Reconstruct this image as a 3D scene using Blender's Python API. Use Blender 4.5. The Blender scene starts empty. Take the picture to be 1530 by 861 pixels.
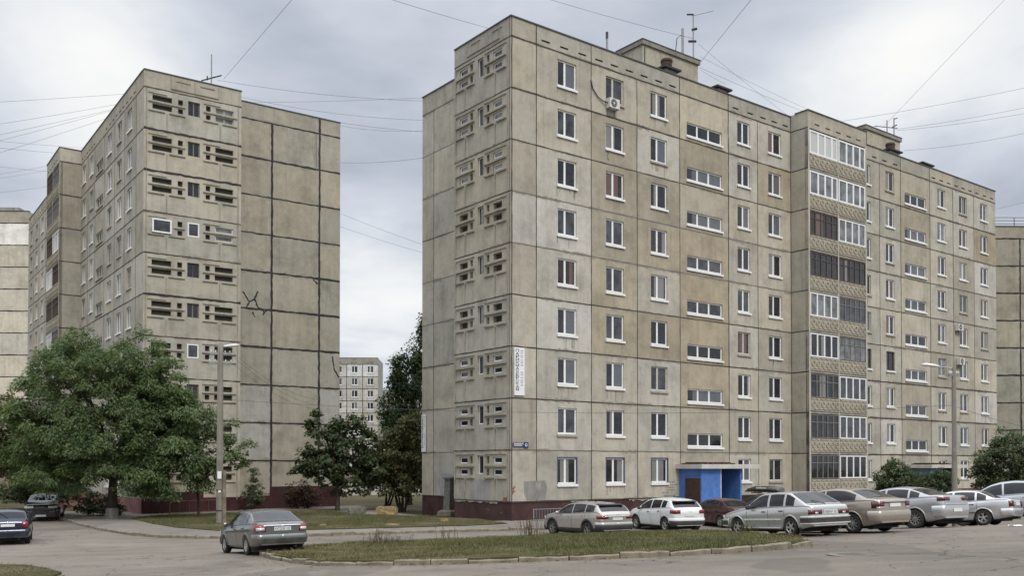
import bpy, bmesh, math, random
import numpy as np
from mathutils import Vector, Matrix, geometry
random.seed(7); np.random.seed(7)
S = bpy.context.scene
COL = S.collection
R = math.radians

# ---------------------------------------------------------------- helpers
def link(o, parent=None):
    COL.objects.link(o)
    if parent is not None:
        o.parent = parent
    return o

def empty(name, loc=(0, 0, 0), rz=0.0, parent=None):
    o = bpy.data.objects.new(name, None)
    o.empty_display_size = 0.3
    o.location = loc
    o.rotation_euler = (0, 0, rz)
    return link(o, parent)

def tag(o, label=None, cat=None, group=None, kind=None):
    if label: o['label'] = label
    if cat: o['category'] = cat
    if group: o['group'] = group
    if kind: o['kind'] = kind
    return o

class MB:
    """collects faces, then becomes one mesh"""
    def __init__(self):
        self.v = []; self.f = []; self.m = []; self.t = []; self.sm = []
    def face(self, pts, m=0, tint=(1, 1, 1), smooth=False):
        i = len(self.v)
        self.v += [tuple(p) for p in pts]
        self.f.append(tuple(range(i, i + len(pts)))); self.m.append(m); self.t.append(tint); self.sm.append(smooth)
    def raw(self, verts, faces, m=0, tint=(1, 1, 1), smooth=False):
        i = len(self.v)
        self.v += [tuple(p) for p in verts]
        for f in faces:
            self.f.append(tuple(a + i for a in f)); self.m.append(m); self.t.append(tint); self.sm.append(smooth)
    def box(self, x0, x1, y0, y1, z0, z1, m=0, tint=(1, 1, 1), M=None):
        p = [(x0, y0, z0), (x1, y0, z0), (x1, y1, z0), (x0, y1, z0), (x0, y0, z1), (x1, y0, z1), (x1, y1, z1), (x0, y1, z1)]
        if M is not None: p = [tuple(M @ Vector(q)) for q in p]
        self.raw(p, [(0, 3, 2, 1), (4, 5, 6, 7), (0, 1, 5, 4), (1, 2, 6, 5), (2, 3, 7, 6), (3, 0, 4, 7)], m, tint)
    def tube(self, pts, rad, n=8, m=0, cap=True, tint=(1, 1, 1), smooth=True):
        pts = [Vector(p) for p in pts]
        if not isinstance(rad, (list, tuple)): rad = [rad] * len(pts)
        rings = []
        for i, p in enumerate(pts):
            d = (pts[min(i + 1, len(pts) - 1)] - pts[max(i - 1, 0)]).normalized()
            a = Vector((0, 0, 1)) if abs(d.z) < .9 else Vector((1, 0, 0))
            u = d.cross(a).normalized(); w = d.cross(u).normalized()
            rings.append([p + (u * math.cos(2 * math.pi * k / n) + w * math.sin(2 * math.pi * k / n)) * rad[i] for k in range(n)])
        vs = [q for r in rings for q in r]; fs = []
        for i in range(len(pts) - 1):
            for k in range(n):
                fs.append((i * n + k, i * n + (k + 1) % n, (i + 1) * n + (k + 1) % n, (i + 1) * n + k))
        self.raw(vs, fs, m, tint, smooth)
        if cap:
            self.face(rings[0], m, tint); self.face(rings[-1][::-1], m, tint)
    def lathe(self, prof, n=16, m=0, axis='z', c=(0, 0, 0), smooth=True):
        """prof: (radius, height) along axis"""
        vs = []
        for r, h in prof:
            for k in range(n):
                a = 2 * math.pi * k / n
                q = (r * math.cos(a), r * math.sin(a), h)
                if axis == 'y': q = (q[0], q[2], q[1])
                vs.append((q[0] + c[0], q[1] + c[1], q[2] + c[2]))
        fs = []
        for i in range(len(prof) - 1):
            for k in range(n):
                fs.append((i * n + k, i * n + (k + 1) % n, (i + 1) * n + (k + 1) % n, (i + 1) * n + k))
        self.raw(vs, fs, m, (1, 1, 1), smooth)
    def mesh(self, name, mats):
        me = bpy.data.meshes.new(name)
        me.from_pydata(self.v, [], self.f)
        for mm in (mats if isinstance(mats, (list, tuple)) else [mats]):
            me.materials.append(mm)
        me.polygons.foreach_set('material_index', self.m)
        me.polygons.foreach_set('use_smooth', self.sm)
        a = me.attributes.new('tint', 'FLOAT_COLOR', 'FACE')
        a.data.foreach_set('color', [c for t in self.t for c in (t[0], t[1], t[2], 1.0)])
        me.update()
        return me
    def build(self, name, mats, parent=None, weld=False):
        me = self.mesh(name, mats)
        if weld:
            bm = bmesh.new(); bm.from_mesh(me)
            bmesh.ops.remove_doubles(bm, verts=bm.verts, dist=1e-4)
            bmesh.ops.recalc_face_normals(bm, faces=bm.faces)
            bm.to_mesh(me); bm.free()
        return link(bpy.data.objects.new(name, me), parent)

def inst(name, me, parent=None, loc=(0, 0, 0), rz=0.0):
    o = bpy.data.objects.new(name, me)
    o.location = loc; o.rotation_euler = (0, 0, rz)
    return link(o, parent)

def copy_tree(o, parent=None):
    c = o.copy(); COL.objects.link(c); c.parent = parent
    for ch in list(o.children): copy_tree(ch, c)
    return c

# ---------------------------------------------------------------- materials
class NT:
    def __init__(self, name):
        self.mat = bpy.data.materials.new(name); self.mat.use_nodes = True
        self.t = self.mat.node_tree; self.n = self.t.nodes; self.l = self.t.links
        self.b = self.n['Principled BSDF']
    def new(self, typ, **kw):
        x = self.n.new(typ)
        for k, v in kw.items(): setattr(x, k, v)
        return x
    def link(self, a, b): self.l.new(a, b)
    def noise(self, scale, detail=4, rough=.55, vec=None, dist=0.0):
        x = self.new('ShaderNodeTexNoise'); x.inputs['Scale'].default_value = scale
        x.inputs['Detail'].default_value = detail; x.inputs['Roughness'].default_value = rough
        x.inputs['Distortion'].default_value = dist
        if vec is not None: self.link(vec, x.inputs['Vector'])
        return x.outputs['Fac']
    def coords(self, scale=(1, 1, 1), kind='Object'):
        c = self.new('ShaderNodeTexCoord'); m = self.new('ShaderNodeMapping')
        m.inputs['Scale'].default_value = scale
        self.link(c.outputs[kind], m.inputs['Vector'])
        return m.outputs['Vector']
    def ramp(self, fac, stops):
        r = self.new('ShaderNodeValToRGB'); e = r.color_ramp.elements
        while len(e) < len(stops): e.new(.5)
        for el, (p, c) in zip(e, stops):
            el.position = p; el.color = (c[0], c[1], c[2], 1) if isinstance(c, (tuple, list)) else (c, c, c, 1)
        self.link(fac, r.inputs['Fac'])
        return r.outputs['Color']
    def mix(self, fac, a, b, mode='MIX'):
        x = self.new('ShaderNodeMix', data_type='RGBA', blend_type=mode)
        for val, sock in ((fac, x.inputs[0]), (a, x.inputs[6]), (b, x.inputs[7])):
            if isinstance(val, (int, float)): sock.default_value = val if sock.type == 'VALUE' else (val, val, val, 1)
            elif isinstance(val, (tuple, list)): sock.default_value = (val[0], val[1], val[2], 1)
            else: self.link(val, sock)
        return x.outputs[2]
    def math(self, op, a, b=0.0):
        x = self.new('ShaderNodeMath', operation=op)
        for i, val in enumerate((a, b)):
            if isinstance(val, (int, float)): x.inputs[i].default_value = val
            else: self.link(val, x.inputs[i])
        return x.outputs[0]
    def bump(self, h, strength=.3, dist=.02):
        b = self.new('ShaderNodeBump'); b.inputs['Strength'].default_value = strength; b.inputs['Distance'].default_value = dist
        self.link(h, b.inputs['Height']); self.link(b.outputs['Normal'], self.b.inputs['Normal'])
    def attr(self, name='tint'):
        a = self.new('ShaderNodeAttribute'); a.attribute_name = name
        return a.outputs['Color']
    def out(self, col, rough=.8, metal=0.0, spec=None):
        if isinstance(col, (tuple, list)): self.b.inputs['Base Color'].default_value = (col[0], col[1], col[2], 1)
        else: self.link(col, self.b.inputs['Base Color'])
        if isinstance(rough, (int, float)): self.b.inputs['Roughness'].default_value = rough
        else: self.link(rough, self.b.inputs['Roughness'])
        if isinstance(metal, (int, float)): self.b.inputs['Metallic'].default_value = metal
        else: self.link(metal, self.b.inputs['Metallic'])
        if spec is not None: self.b.inputs['Specular IOR Level'].default_value = spec
        return self.mat

def simple(name, col, rough=.7, metal=0.0, var=.18, scale=3.0, spec=None):
    k = NT(name); v = k.coords()
    f = k.noise(scale, 5, .6, v)
    c = k.ramp(f, [(.3, tuple(a * (1 - var) for a in col)), (.7, tuple(min(1, a * (1 + var)) for a in col))])
    return k.out(c, rough, metal, spec)

def m_concrete(name, base, streak=.30, blotch=.30, tiles=True):
    k = NT(name); t = k.attr()
    col = k.mix(1.0, base, t, 'MULTIPLY')
    # every panel was cast on its own: shift the pattern from panel to panel
    sc_ = k.new('ShaderNodeVectorMath', operation='SCALE'); sc_.inputs['Scale'].default_value = 61.0; k.link(t, sc_.inputs[0])
    ad_ = k.new('ShaderNodeVectorMath', operation='ADD'); k.link(k.coords(), ad_.inputs[0]); k.link(sc_.outputs[0], ad_.inputs[1])
    o = ad_.outputs[0]
    def co(s):
        m = k.new('ShaderNodeVectorMath', operation='MULTIPLY'); k.link(o, m.inputs[0]); m.inputs[1].default_value = s; return m.outputs[0]
    b1 = k.noise(.55, 8, .68, o, .15)
    col = k.mix(1.0, col, k.ramp(b1, [(.30, 1 - blotch), (.52, 1.0), (.75, 1 + blotch * .45)]), 'MULTIPLY')
    st = k.noise(1.0, 5, .6, co((2.6, 2.6, .16)))
    col = k.mix(1.0, col, k.ramp(st, [(.28, 1 - streak), (.50, 1.0), (.8, 1.06)]), 'MULTIPLY')
    st2 = k.noise(1.0, 3, .5, co((9, 9, .35)))
    col = k.mix(1.0, col, k.ramp(st2, [(.25, .90), (.45, 1.0)]), 'MULTIPLY')
    # irregular washed-off patches where the render has gone grey
    pt = k.noise(.50, 8, .70, co((1, 1, .8)), .25)
    col = k.mix(k.ramp(pt, [(.60, 0.0), (.66, .5)]), col, (.42, .405, .375))
    dk = k.noise(.45, 8, .72, co((1, 1, .6)), .25)
    col = k.mix(k.ramp(dk, [(.58, 0.0), (.72, .42)]), col, (.20, .18, .15))
    mot = k.noise(2.6, 6, .7, o)
    col = k.mix(1.0, col, k.ramp(mot, [(.3, .88), (.5, 1.0), (.72, 1.07)]), 'MULTIPLY')
    fine = k.noise(22, 3, .6, o)
    col = k.mix(1.0, col, k.ramp(fine, [(.3, .93), (.7, 1.05)]), 'MULTIPLY')
    k.bump(k.noise(9, 6, .7, o), .35, .02)
    return k.out(col, .92, 0, .2)

M = {}
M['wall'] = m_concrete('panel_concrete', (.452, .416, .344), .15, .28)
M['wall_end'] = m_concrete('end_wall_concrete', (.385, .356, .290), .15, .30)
M['wall_grey'] = m_concrete('grey_concrete', (.36, .345, .31))
M['joint'] = simple('joint_mastic', (.060, .052, .044), .95, 0, .35, 6)
M['streak'] = simple('sill_streak', (.335, .305, .25), .95, 0, .2, 4)
M['smear'] = simple('joint_smear', (.30, .27, .22), .95, 0, .25, 5)
M['joint_pale'] = simple('joint_faded', (.17, .152, .122), .95, 0, .3, 2)
M['tar'] = simple('tar_sealant', (.022, .020, .020), .75, 0, .4, 8)
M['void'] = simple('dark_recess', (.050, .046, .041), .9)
M['trim'] = simple('relief_concrete', (.315, .285, .228), .95, 0, .3, 1.5)  # darker than the wall: shadow lines of the ledges put into the colour
M['ornament'] = m_concrete('ornament_panel', (.39, .355, .285), .2, .3)
M['coping'] = simple('roof_flashing', (.075, .08, .085), .55, .3)
M['roof'] = simple('roof_felt', (.06, .06, .06), .9)
M['pvc'] = simple('white_frame', (.82, .82, .81), .4, 0, .05, 4)
M['oldwhite'] = simple('old_white_frame', (.52, .50, .45), .6, 0, .2, 8)
M['brownwood'] = simple('brown_frame', (.085, .062, .050), .7, 0, .3, 10)
M['greywood'] = simple('grey_frame', (.19, .18, .165), .7, 0, .3, 10)
M['blueframe'] = simple('blue_reveal', (.075, .083, .135), .6)
M['sill'] = simple('white_sill', (.78, .78, .77), .45, 0, .08, 3)
M['oldsill'] = simple('old_sill', (.36, .33, .28), .6, 0, .2, 3)

def m_glass(name, dark, kind='plain', curtain=(.5, .48, .44), rough=.06):
    k = NT(name)
    o = k.coords()
    oi = k.new('ShaderNodeObjectInfo')
    seed = k.math('MULTIPLY', oi.outputs['Random'], 37.0)
    add = k.new('ShaderNodeVectorMath', operation='ADD')
    k.link(o, add.inputs[0]); k.link(seed, add.inputs[1])
    n = k.noise(1.7, 3, .5, add.outputs[0])
    c = k.ramp(n, [(.35, tuple(a * .55 for a in dark)), (.65, tuple(a * 1.5 for a in dark))])
    if kind == 'curtain':
        w = k.new('ShaderNodeTexWave', wave_type='BANDS', bands_direction='X')
        w.inputs['Scale'].default_value = 5.5; w.inputs['Distortion'].default_value = 1.5
        k.link(add.outputs[0], w.inputs['Vector'])
        cc = k.ramp(w.outputs['Fac'], [(0, tuple(a * .45 for a in curtain)), (1, curtain)])
        sp_ = k.new('ShaderNodeSeparateXYZ'); k.link(o, sp_.inputs[0])
        cx = k.math('MULTIPLY', k.math('FRACT', k.math('MULTIPLY', oi.outputs['Random'], 7.31)), 1.5)
        hw = k.math('ADD', k.math('MULTIPLY', k.math('FRACT', k.math('MULTIPLY', oi.outputs['Random'], 23.7)), .45), .12)
        dx = k.math('SUBTRACT', hw, k.math('ABSOLUTE', k.math('SUBTRACT', sp_.outputs['X'], cx)))
        c = k.mix(k.ramp(dx, [(.0, 0.0), (.05, .8)]), c, cc)
    elif kind == 'split':
        sp_ = k.new('ShaderNodeSeparateXYZ'); k.link(o, sp_.inputs[0])
        m2 = k.ramp(k.math('SUBTRACT', sp_.outputs['X'], .58), [(.0, 0.0), (.02, 1.0)])
        c = k.mix(m2, c, k.ramp(n, [(.35, tuple(a * .8 for a in curtain)), (.65, curtain)]))  # right part paler: a sky reflection painted in, its colour passed as curtain
    elif kind == 'blind':
        w = k.new('ShaderNodeTexWave', wave_type='BANDS', bands_direction='Z')
        w.inputs['Scale'].default_value = 6
        k.link(o, w.inputs['Vector'])
        c = k.ramp(w.outputs['Fac'], [(0, tuple(a * .55 for a in curtain)), (.6, curtain)])
    k.out(c, rough, 0, .5)
    k.b.inputs['Coat Weight'].default_value = .15; k.b.inputs['Coat Roughness'].default_value = .03
    b = k.new('ShaderNodeBump'); b.inputs['Strength'].default_value = .06; b.inputs['Distance'].default_value = .05
    k.link(k.noise(1.2, 1, .5, add.outputs[0]), b.inputs['Height'])
    k.link(b.outputs['Normal'], k.b.inputs['Normal']); k.link(b.outputs['Normal'], k.b.inputs['Coat Normal'])
    return k.mat
M['glass'] = m_glass('window_glass', (.018, .019, .022))
M['glass_mid'] = m_glass('window_glass_grey', (.052, .055, .060))
M['glass_curtain'] = m_glass('window_glass_curtain', (.020, .021, .024), 'curtain', (.36, .345, .32))
M['glass_painted_sky'] = m_glass('window_glass_painted_sky', (.022, .023, .026), 'split', (.125, .135, .15))
M['glass_pink'] = m_glass('window_glass_reddish', (.030, .020, .020), 'curtain', (.22, .13, .12))
M['glass_blind'] = m_glass('window_glass_blind', (.05, .05, .05), 'blind', (.62, .62, .60))
M['glass_pale'] = m_glass('window_glass_pale', (.15, .155, .16))
GLASS = ['glass', 'glass', 'glass', 'glass_painted_sky', 'glass_painted_sky', 'glass_painted_sky', 'glass_mid', 'glass_mid', 'glass_curtain', 'glass_curtain', 'glass_curtain', 'glass_pink', 'glass_pale']

def m_plinth(name, c):
    k = NT(name); o = k.coords()
    n = k.noise(.9, 6, .65, o, .8)
    col = k.ramp(n, [(.3, tuple(a * .6 for a in c)), (.5, c), (.75, tuple(a * 1.35 for a in c))])
    pt = k.noise(1.3, 8, .7, k.coords((1, 1, 1.6)), 1.0)
    col = k.mix(k.ramp(pt, [(.66, 0.0), (.70, .6)]), col, (.22, .19, .17))
    k.bump(k.noise(7, 6, .7, o), .5, .03)
    return k.out(col, .9, 0, .2)
M['plinth'] = m_plinth('maroon_plinth', (.072, .038, .036))
M['plinth_b'] = m_plinth('maroon_brick_plinth', (.058, .025, .026))
M['plinth_pink'] = m_plinth('pink_plinth', (.25, .13, .12))
M['blue'] = simple('blue_paint', (.075, .175, .47), .65, 0, .22, 2.5)
M['darkblue'] = simple('dark_blue_paint', (.035, .075, .27), .55, 0, .12, 1.5)
M['bluegrey'] = simple('faded_blue_paint', (.10, .16, .22), .6, 0, .2, 1.5)
M['rustbrown'] = simple('brown_door_paint', (.060, .030, .022), .6, 0, .25, 3)
M['canopy'] = simple('canopy_concrete', (.52, .50, .45), .8, 0, .18, 1.2)
M['rust'] = simple('rusty_metal', (.085, .048, .036), .85, .2, .4, 6)
M['metal'] = simple('galvanised_metal', (.30, .30, .30), .5, .6, .2, 6)
M['darkmetal'] = simple('dark_metal', (.05, .05, .05), .6, .4, .2, 6)
M['acwhite'] = simple('white_casing', (.62, .61, .57), .5, 0, .08, 5)
M['wire'] = simple('wire_black', (.07, .07, .075), .7)
M['poleconc'] = m_concrete('pole_concrete', (.265, .240, .205), .45, .3)
M['white'] = simple('white_paint', (.78, .78, .77), .6, 0, .06, 4)
M['black'] = simple('black_paint', (.02, .02, .02), .6)
M['signgrey'] = simple('faded_grey_print', (.50, .50, .52), .6)
M['signblue'] = simple('street_sign_blue', (.03, .035, .14), .4)
M['fenceblue'] = simple('pale_blue_fence_paint', (.20, .24, .28), .6, .1, .2, 8)
M['fencebrown'] = simple('brown_fence_paint', (.17, .075, .055), .7, .1, .3, 8)
M['yellowstone'] = simple('yellow_painted_concrete', (.30, .22, .10), .9, 0, .35, 3)
M['oldstone'] = simple('weathered_concrete', (.16, .15, .125), .95, 0, .45, 5)

# ---------------------------------------------------------------- lie of the land
def smax(a, b, w): return .5 * (a + b + np.sqrt((a - b) ** 2 + w * w))
def terr(x, y):
    p = 1.42 + .035 * x - .026 * y - .06 * (smax(y - 32., 0., 3.) - .35)
    lo = .07 - .012 * smax(-x, 0., 4.)
    far = smax(x - 40., 0., 3.) * .035
    return smax(p - far, np.maximum(lo, -1.2), .15)
def T(x, y): return float(terr(x, y))
# ---------------------------------------------------------------- ground sheets
def m_asphalt(name, c, crack=True):
    k = NT(name); o = k.coords()
    big = k.noise(.09, 5, .6, o, .5)
    col = k.ramp(big, [(.32, tuple(a * .80 for a in c)), (.5, c), (.7, tuple(a * 1.22 for a in c))])
    mid = k.noise(.8, 6, .65, o, .4)
    col = k.mix(1.0, col, k.ramp(mid, [(.3, .82), (.5, 1.0), (.75, 1.10)]), 'MULTIPLY')
    fine = k.noise(28, 4, .7, o)
    col = k.mix(1.0, col, k.ramp(fine, [(.3, .78), (.7, 1.20)]), 'MULTIPLY')
    # patched places and dark damp spots with edges of their own
    pt = k.noise(.23, 3, .45, k.coords((1, .55, 1)), .3)
    col = k.mix(k.ramp(pt, [(.60, 0.0), (.61, .6)]), col, tuple(a * .66 for a in c))
    dust = k.noise(.35, 6, .7, k.coords((1, 1, 1)), 1.4)
    col = k.mix(k.ramp(dust, [(.56, 0.0), (.70, .55)]), col, (.225, .195, .155))
    # tyre-worn lengthwise bands
    wv = k.noise(1.0, 3, .5, k.coords((.05, .9, 1)))
    col = k.mix(1.0, col, k.ramp(wv, [(.35, .90), (.6, 1.06)]), 'MULTIPLY')
    if crack:
        v = k.new('ShaderNodeTexVoronoi', feature='DISTANCE_TO_EDGE'); v.inputs['Scale'].default_value = .42
        d = k.new('ShaderNodeVectorMath', operation='ADD')
        nn = k.new('ShaderNodeTexNoise'); nn.inputs['Scale'].default_value = .9; nn.inputs['Detail'].default_value = 5
        sc = k.new('ShaderNodeVectorMath', operation='SCALE'); sc.inputs['Scale'].default_value = 1.6
        k.link(o, nn.inputs['Vector']); k.link(nn.outputs['Color'], sc.inputs[0])
        k.link(o, d.inputs[0]); k.link(sc.outputs[0], d.inputs[1]); k.link(d.outputs[0], v.inputs['Vector'])
        gate = k.ramp(k.noise(.13, 3, .5, o), [(.49, 0.0), (.56, .9)])
        cr = k.ramp(v.outputs['Distance'], [(.003, 1.0), (.011, 0.0)])
        f = k.mix(1.0, cr, gate, 'MULTIPLY')
        col = k.mix(f, col, (.035, .03, .026))
    k.bump(k.noise(34, 5, .75, o), .55, .012)
    return k.out(col, .93, 0, .25)
M['road'] = m_asphalt('road_asphalt', (.185, .160, .131))
M['pave'] = m_asphalt('pavement_asphalt', (.20, .176, .147), False)
def m_ground(name, a, b, c, sc=.5):
    k = NT(name); o = k.coords()
    n = k.noise(sc, 7, .68, o, .7)
    col = k.ramp(n, [(.30, a), (.48, b), (.68, c)])
    f = k.noise(17, 4, .7, o)
    col = k.mix(1.0, col, k.ramp(f, [(.3, .62), (.7, 1.3)]), 'MULTIPLY')
    k.bump(k.noise(14, 6, .75, o), .9, .05)
    return k.out(col, .97, 0, .1)
M['turf'] = m_ground('island_turf', (.060, .066, .026), (.090, .084, .038), (.165, .130, .078), .6)
M['lawn'] = m_ground('lawn_turf', (.060, .066, .026), (.090, .078, .038), (.175, .142, .088), .35)
M['soil'] = m_ground('open_ground', (.060, .062, .026), (.090, .078, .042), (.14, .115, .07), .12)

def sheet(name, poly, dz, mat, step=1.0, kind='structure', skirt=0.0):
    """a sheet that follows the land inside a polygon"""
    P = np.array(poly, float)
    pts = [Vector((float(a), float(b))) for a, b in P]
    # finer outline
    out = []
    for i in range(len(pts)):
        a, b = pts[i], pts[(i + 1) % len(pts)]
        n = max(1, int((b - a).length / step))
        out += [a + (b - a) * (j / n) for j in range(n)]
    nb = len(out)
    verts = list(out); edges = [(i, (i + 1) % nb) for i in range(nb)]
    x0, y0 = P.min(0); x1, y1 = P.max(0)
    for gx in np.arange(x0 + step * .5, x1, step):
        for gy in np.arange(y0 + step * .5, y1, step):
            verts.append(Vector((float(gx), float(gy))))
    r = geometry.delaunay_2d_cdt(verts, edges, [], 1, 1e-5)
    V2, F = r[0], r[2]
    mb = MB()
    mb.raw([(v.x, v.y, T(v.x, v.y) + dz) for v in V2], [tuple(f) for f in F], smooth=True)
    if skirt:
        for i in range(nb):
            a, b = out[i], out[(i + 1) % nb]
            za, zb = T(a.x, a.y) + dz, T(b.x, b.y) + dz
            mb.face([(a.x, a.y, za), (a.x, a.y, za - skirt), (b.x, b.y, zb - skirt), (b.x, b.y, zb)])
    o = mb.build(name, mat, weld=True)
    me = o.data
    if me.polygons and sum(p.normal.z for p in me.polygons) < 0: me.flip_normals()
    return tag(o, kind=kind)

# open ground out to the horizon
g = MB()
def axis(lo, hi):
    a = [v for v in (-900, -500, -300, -200, -140, -100) if v < lo] + list(np.arange(lo, hi, 2.0)) + [v for v in (100, 140, 200, 300, 500, 900) if v > hi]
    return sorted(set(float(v) for v in a))
AX, AY = axis(-80, 80), axis(-20, 130)
vs = [(x, y, T(x, y) - .10) for y in AY for x in AX]; nx = len(AX)
g.raw(vs, [(j * nx + i, j * nx + i + 1, (j + 1) * nx + i + 1, (j + 1) * nx + i) for j in range(len(AY) - 1) for i in range(nx - 1)], smooth=True)
tag(g.build('ground', M['soil']), kind='structure')

ROAD = [(-60, 2), (50, 2), (62, 60), (30, 62), (8, 53), (-6, 55), (-20, 66), (-34, 72), (-60, 72)]
sheet('road', ROAD, 0.0, M['road'], 1.0)

KERB = [(-31.2, 63.5), (-30.25, 61.07), (-27.29, 58.24), (-24.3, 53.4), (-21.1, 48.71), (-17.68, 44.42), (-15.7, 42.75), (-13.91, 41.9), (-12.0, 41.7), (-9.15, 42.4), (-5.07, 43.54), (-0.16, 44.84), (3.72, 46.1), (7.93, 48.03), (16, 53), (30, 63), (44, 74)]
PAVE = KERB + [(44, 88), (36, 80), (-2, 50.2), (-7.4, 61), (-12, 74), (-25, 65), (-31.5, 74)]
sheet('pavement', PAVE, .12, M['pave'], 1.0, skirt=.2)
LAWN = [(-23.0, 57.4), (-19.66, 51.9), (-17.08, 48.2), (-13.67, 44.9), (-9.63, 45.0), (-5.34, 46.0), (-2.15, 46.96), (-.2, 48.3), (-1.67, 52.3), (-4.91, 55.9), (-8.36, 58.2), (-11.5, 62.5), (-12.4, 68), (-23, 60.5)]
sheet('lawn', LAWN, .15, M['lawn'], .7)
ISLAND = [(-7.55, 28.75), (-6.75, 26.92), (-5.69, 24.85), (-4.72, 23.52), (-2.81, 22.80), (-1.03, 22.49), (1.34, 22.44), (3.74, 22.66), (5.81, 23.23), (6.99, 23.91), (7.78, 24.93), (8.05, 26.5), (7.75, 28.3), (7.4, 31), (7.6, 35), (8.2, 40.5), (7.1, 42.3), (4.78, 40.6), (3.18, 39.0), (1.55, 39.6), (-.14, 39.2), (-4.26, 36.6), (-6.01, 34.8), (-6.77, 31.7), (-7.0, 30.0)]
sheet('grass_island', ISLAND, .13, M['turf'], .6, skirt=.15)
VERGE = [(-14.65, 27.2), (-13.51, 26.47), (-12.13, 24.8), (-10.87, 22.95), (-10.3, 21), (-24, 20), (-26, 29)]
sheet('grass_verge', VERGE, .10, M['lawn'], .7, skirt=.12)
FRONT = [(11, 51.6), (14, 50.6), (46, 75), (43, 79)]
sheet('planting_strip', [(15.5, 57.0), (19.5, 56.6), (47, 76.6), (45.2, 80.0)], .15, M['lawn'], .9)

# kerb stones: rows of separate concrete blocks, one run each
M['kerb'] = simple('kerb_concrete', (.205, .172, .128), .95, 0, .45, 3.0)
def kerb(line, h=.16, w=.15, drop=.0, seed=1, closed=False):
    rnd = random.Random(seed); mb = MB()
    pts = [Vector((a, b)) for a, b in line]
    if closed: pts.append(pts[0])
    for a, b in zip(pts, pts[1:]):
        L = (b - a).length; n = max(1, round(L / 1.05)); d = (b - a).normalized(); nrm = Vector((-d.y, d.x))
        for i in range(n):
            s0, s1 = L * i / n + .012, L * (i + 1) / n - .012
            q = []
            off = rnd.uniform(-.02, .02); dz = rnd.uniform(-.045, .02) - drop; tw = rnd.uniform(-.03, .03); tilt = rnd.uniform(-.02, .02)
            ns = 5
            rows = []
            for j in range(ns + 1):
                s = s0 + (s1 - s0) * j / ns
                p = a + d * s; z = T(p.x, p.y)
                top = z + h + dz + tilt * (j / ns - .5) + (rnd.uniform(-.02, .008) if rnd.random() < .5 else 0)
                o0 = off + tw * (j / ns - .5)
                pr = []
                for (e, zz) in ((-w / 2, z - .1), (-w / 2 - .005, top - .025), (-w / 2 + .022, top), (w / 2, top), (w / 2, z - .1)):
                    pp = p + nrm * (o0 + e); pr.append((pp.x, pp.y, zz))
                rows.append(pr)
            vs = [v for r_ in rows for v in r_]; fs = []
            for j in range(ns):
                for e in range(4): fs.append((j * 5 + e, j * 5 + e + 1, (j + 1) * 5 + e + 1, (j + 1) * 5 + e))
            fs += [(0, 1, 2, 3, 4)[::-1], tuple(ns * 5 + e for e in range(5))]
            mb.raw(vs, fs)
    o = mb.build('kerb', M['kerb'])
    me = o.data
    bm = bmesh.new(); bm.from_mesh(me); bmesh.ops.recalc_face_normals(bm, faces=bm.faces); bm.to_mesh(me); bm.free()
    return tag(o, kind='structure')
kerb(ISLAND[:13], .135, .16, 0, 3)
kerb(ISLAND[16:] + ISLAND[:1], .15, .15, .02, 4)
kerb(KERB[1:16], .15, .15, 0, 5)
kerb(VERGE[:5], .12, .15, .05, 6)

# ---------------------------------------------------------------- grass blades (uncountable)
def in_poly(x, y, poly):
    P = np.array(poly); c = np.zeros(len(x), bool); j = len(P) - 1
    for i in range(len(P)):
        xi, yi, xj, yj = P[i, 0], P[i, 1], P[j, 0], P[j, 1]
        m = ((yi > y) != (yj > y)) & (x < (xj - xi) * (y - yi) / (yj - yi + 1e-12) + xi)
        c ^= m; j = i
    return c
def m_blade(name, a, b, trans=.25):
    k = NT(name); t = k.attr('tint')
    col = k.mix(k.math('MULTIPLY', t, 1.0), a, b)
    k.out(col, .75, 0, .2)
    k.b.inputs['Subsurface Weight'].default_value = 0
    return k.mat
M['blade'] = m_blade('grass_blade', (.050, .075, .020), (.180, .155, .075))
def raw_mesh(name, V, nf, k, mat, tint=None):
    """V: (nf*k,3) vertex rows, k per face"""
    me = bpy.data.meshes.new(name)
    me.vertices.add(len(V)); me.vertices.foreach_set('co', V.astype(np.float32).ravel())
    me.loops.add(nf * k); me.loops.foreach_set('vertex_index', np.arange(nf * k, dtype=np.int32))
    me.polygons.add(nf); me.polygons.foreach_set('loop_start', np.arange(0, nf * k, k, dtype=np.int32))
    me.materials.append(mat)
    if tint is not None:
        a = me.attributes.new('tint', 'FLOAT_COLOR', 'FACE')
        c = np.ones((nf, 4), np.float32); c[:, :3] = tint if tint.ndim == 2 else tint[:, None]
        a.data.foreach_set('color', c.ravel())
    me.update(calc_edges=True)
    return me
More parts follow.
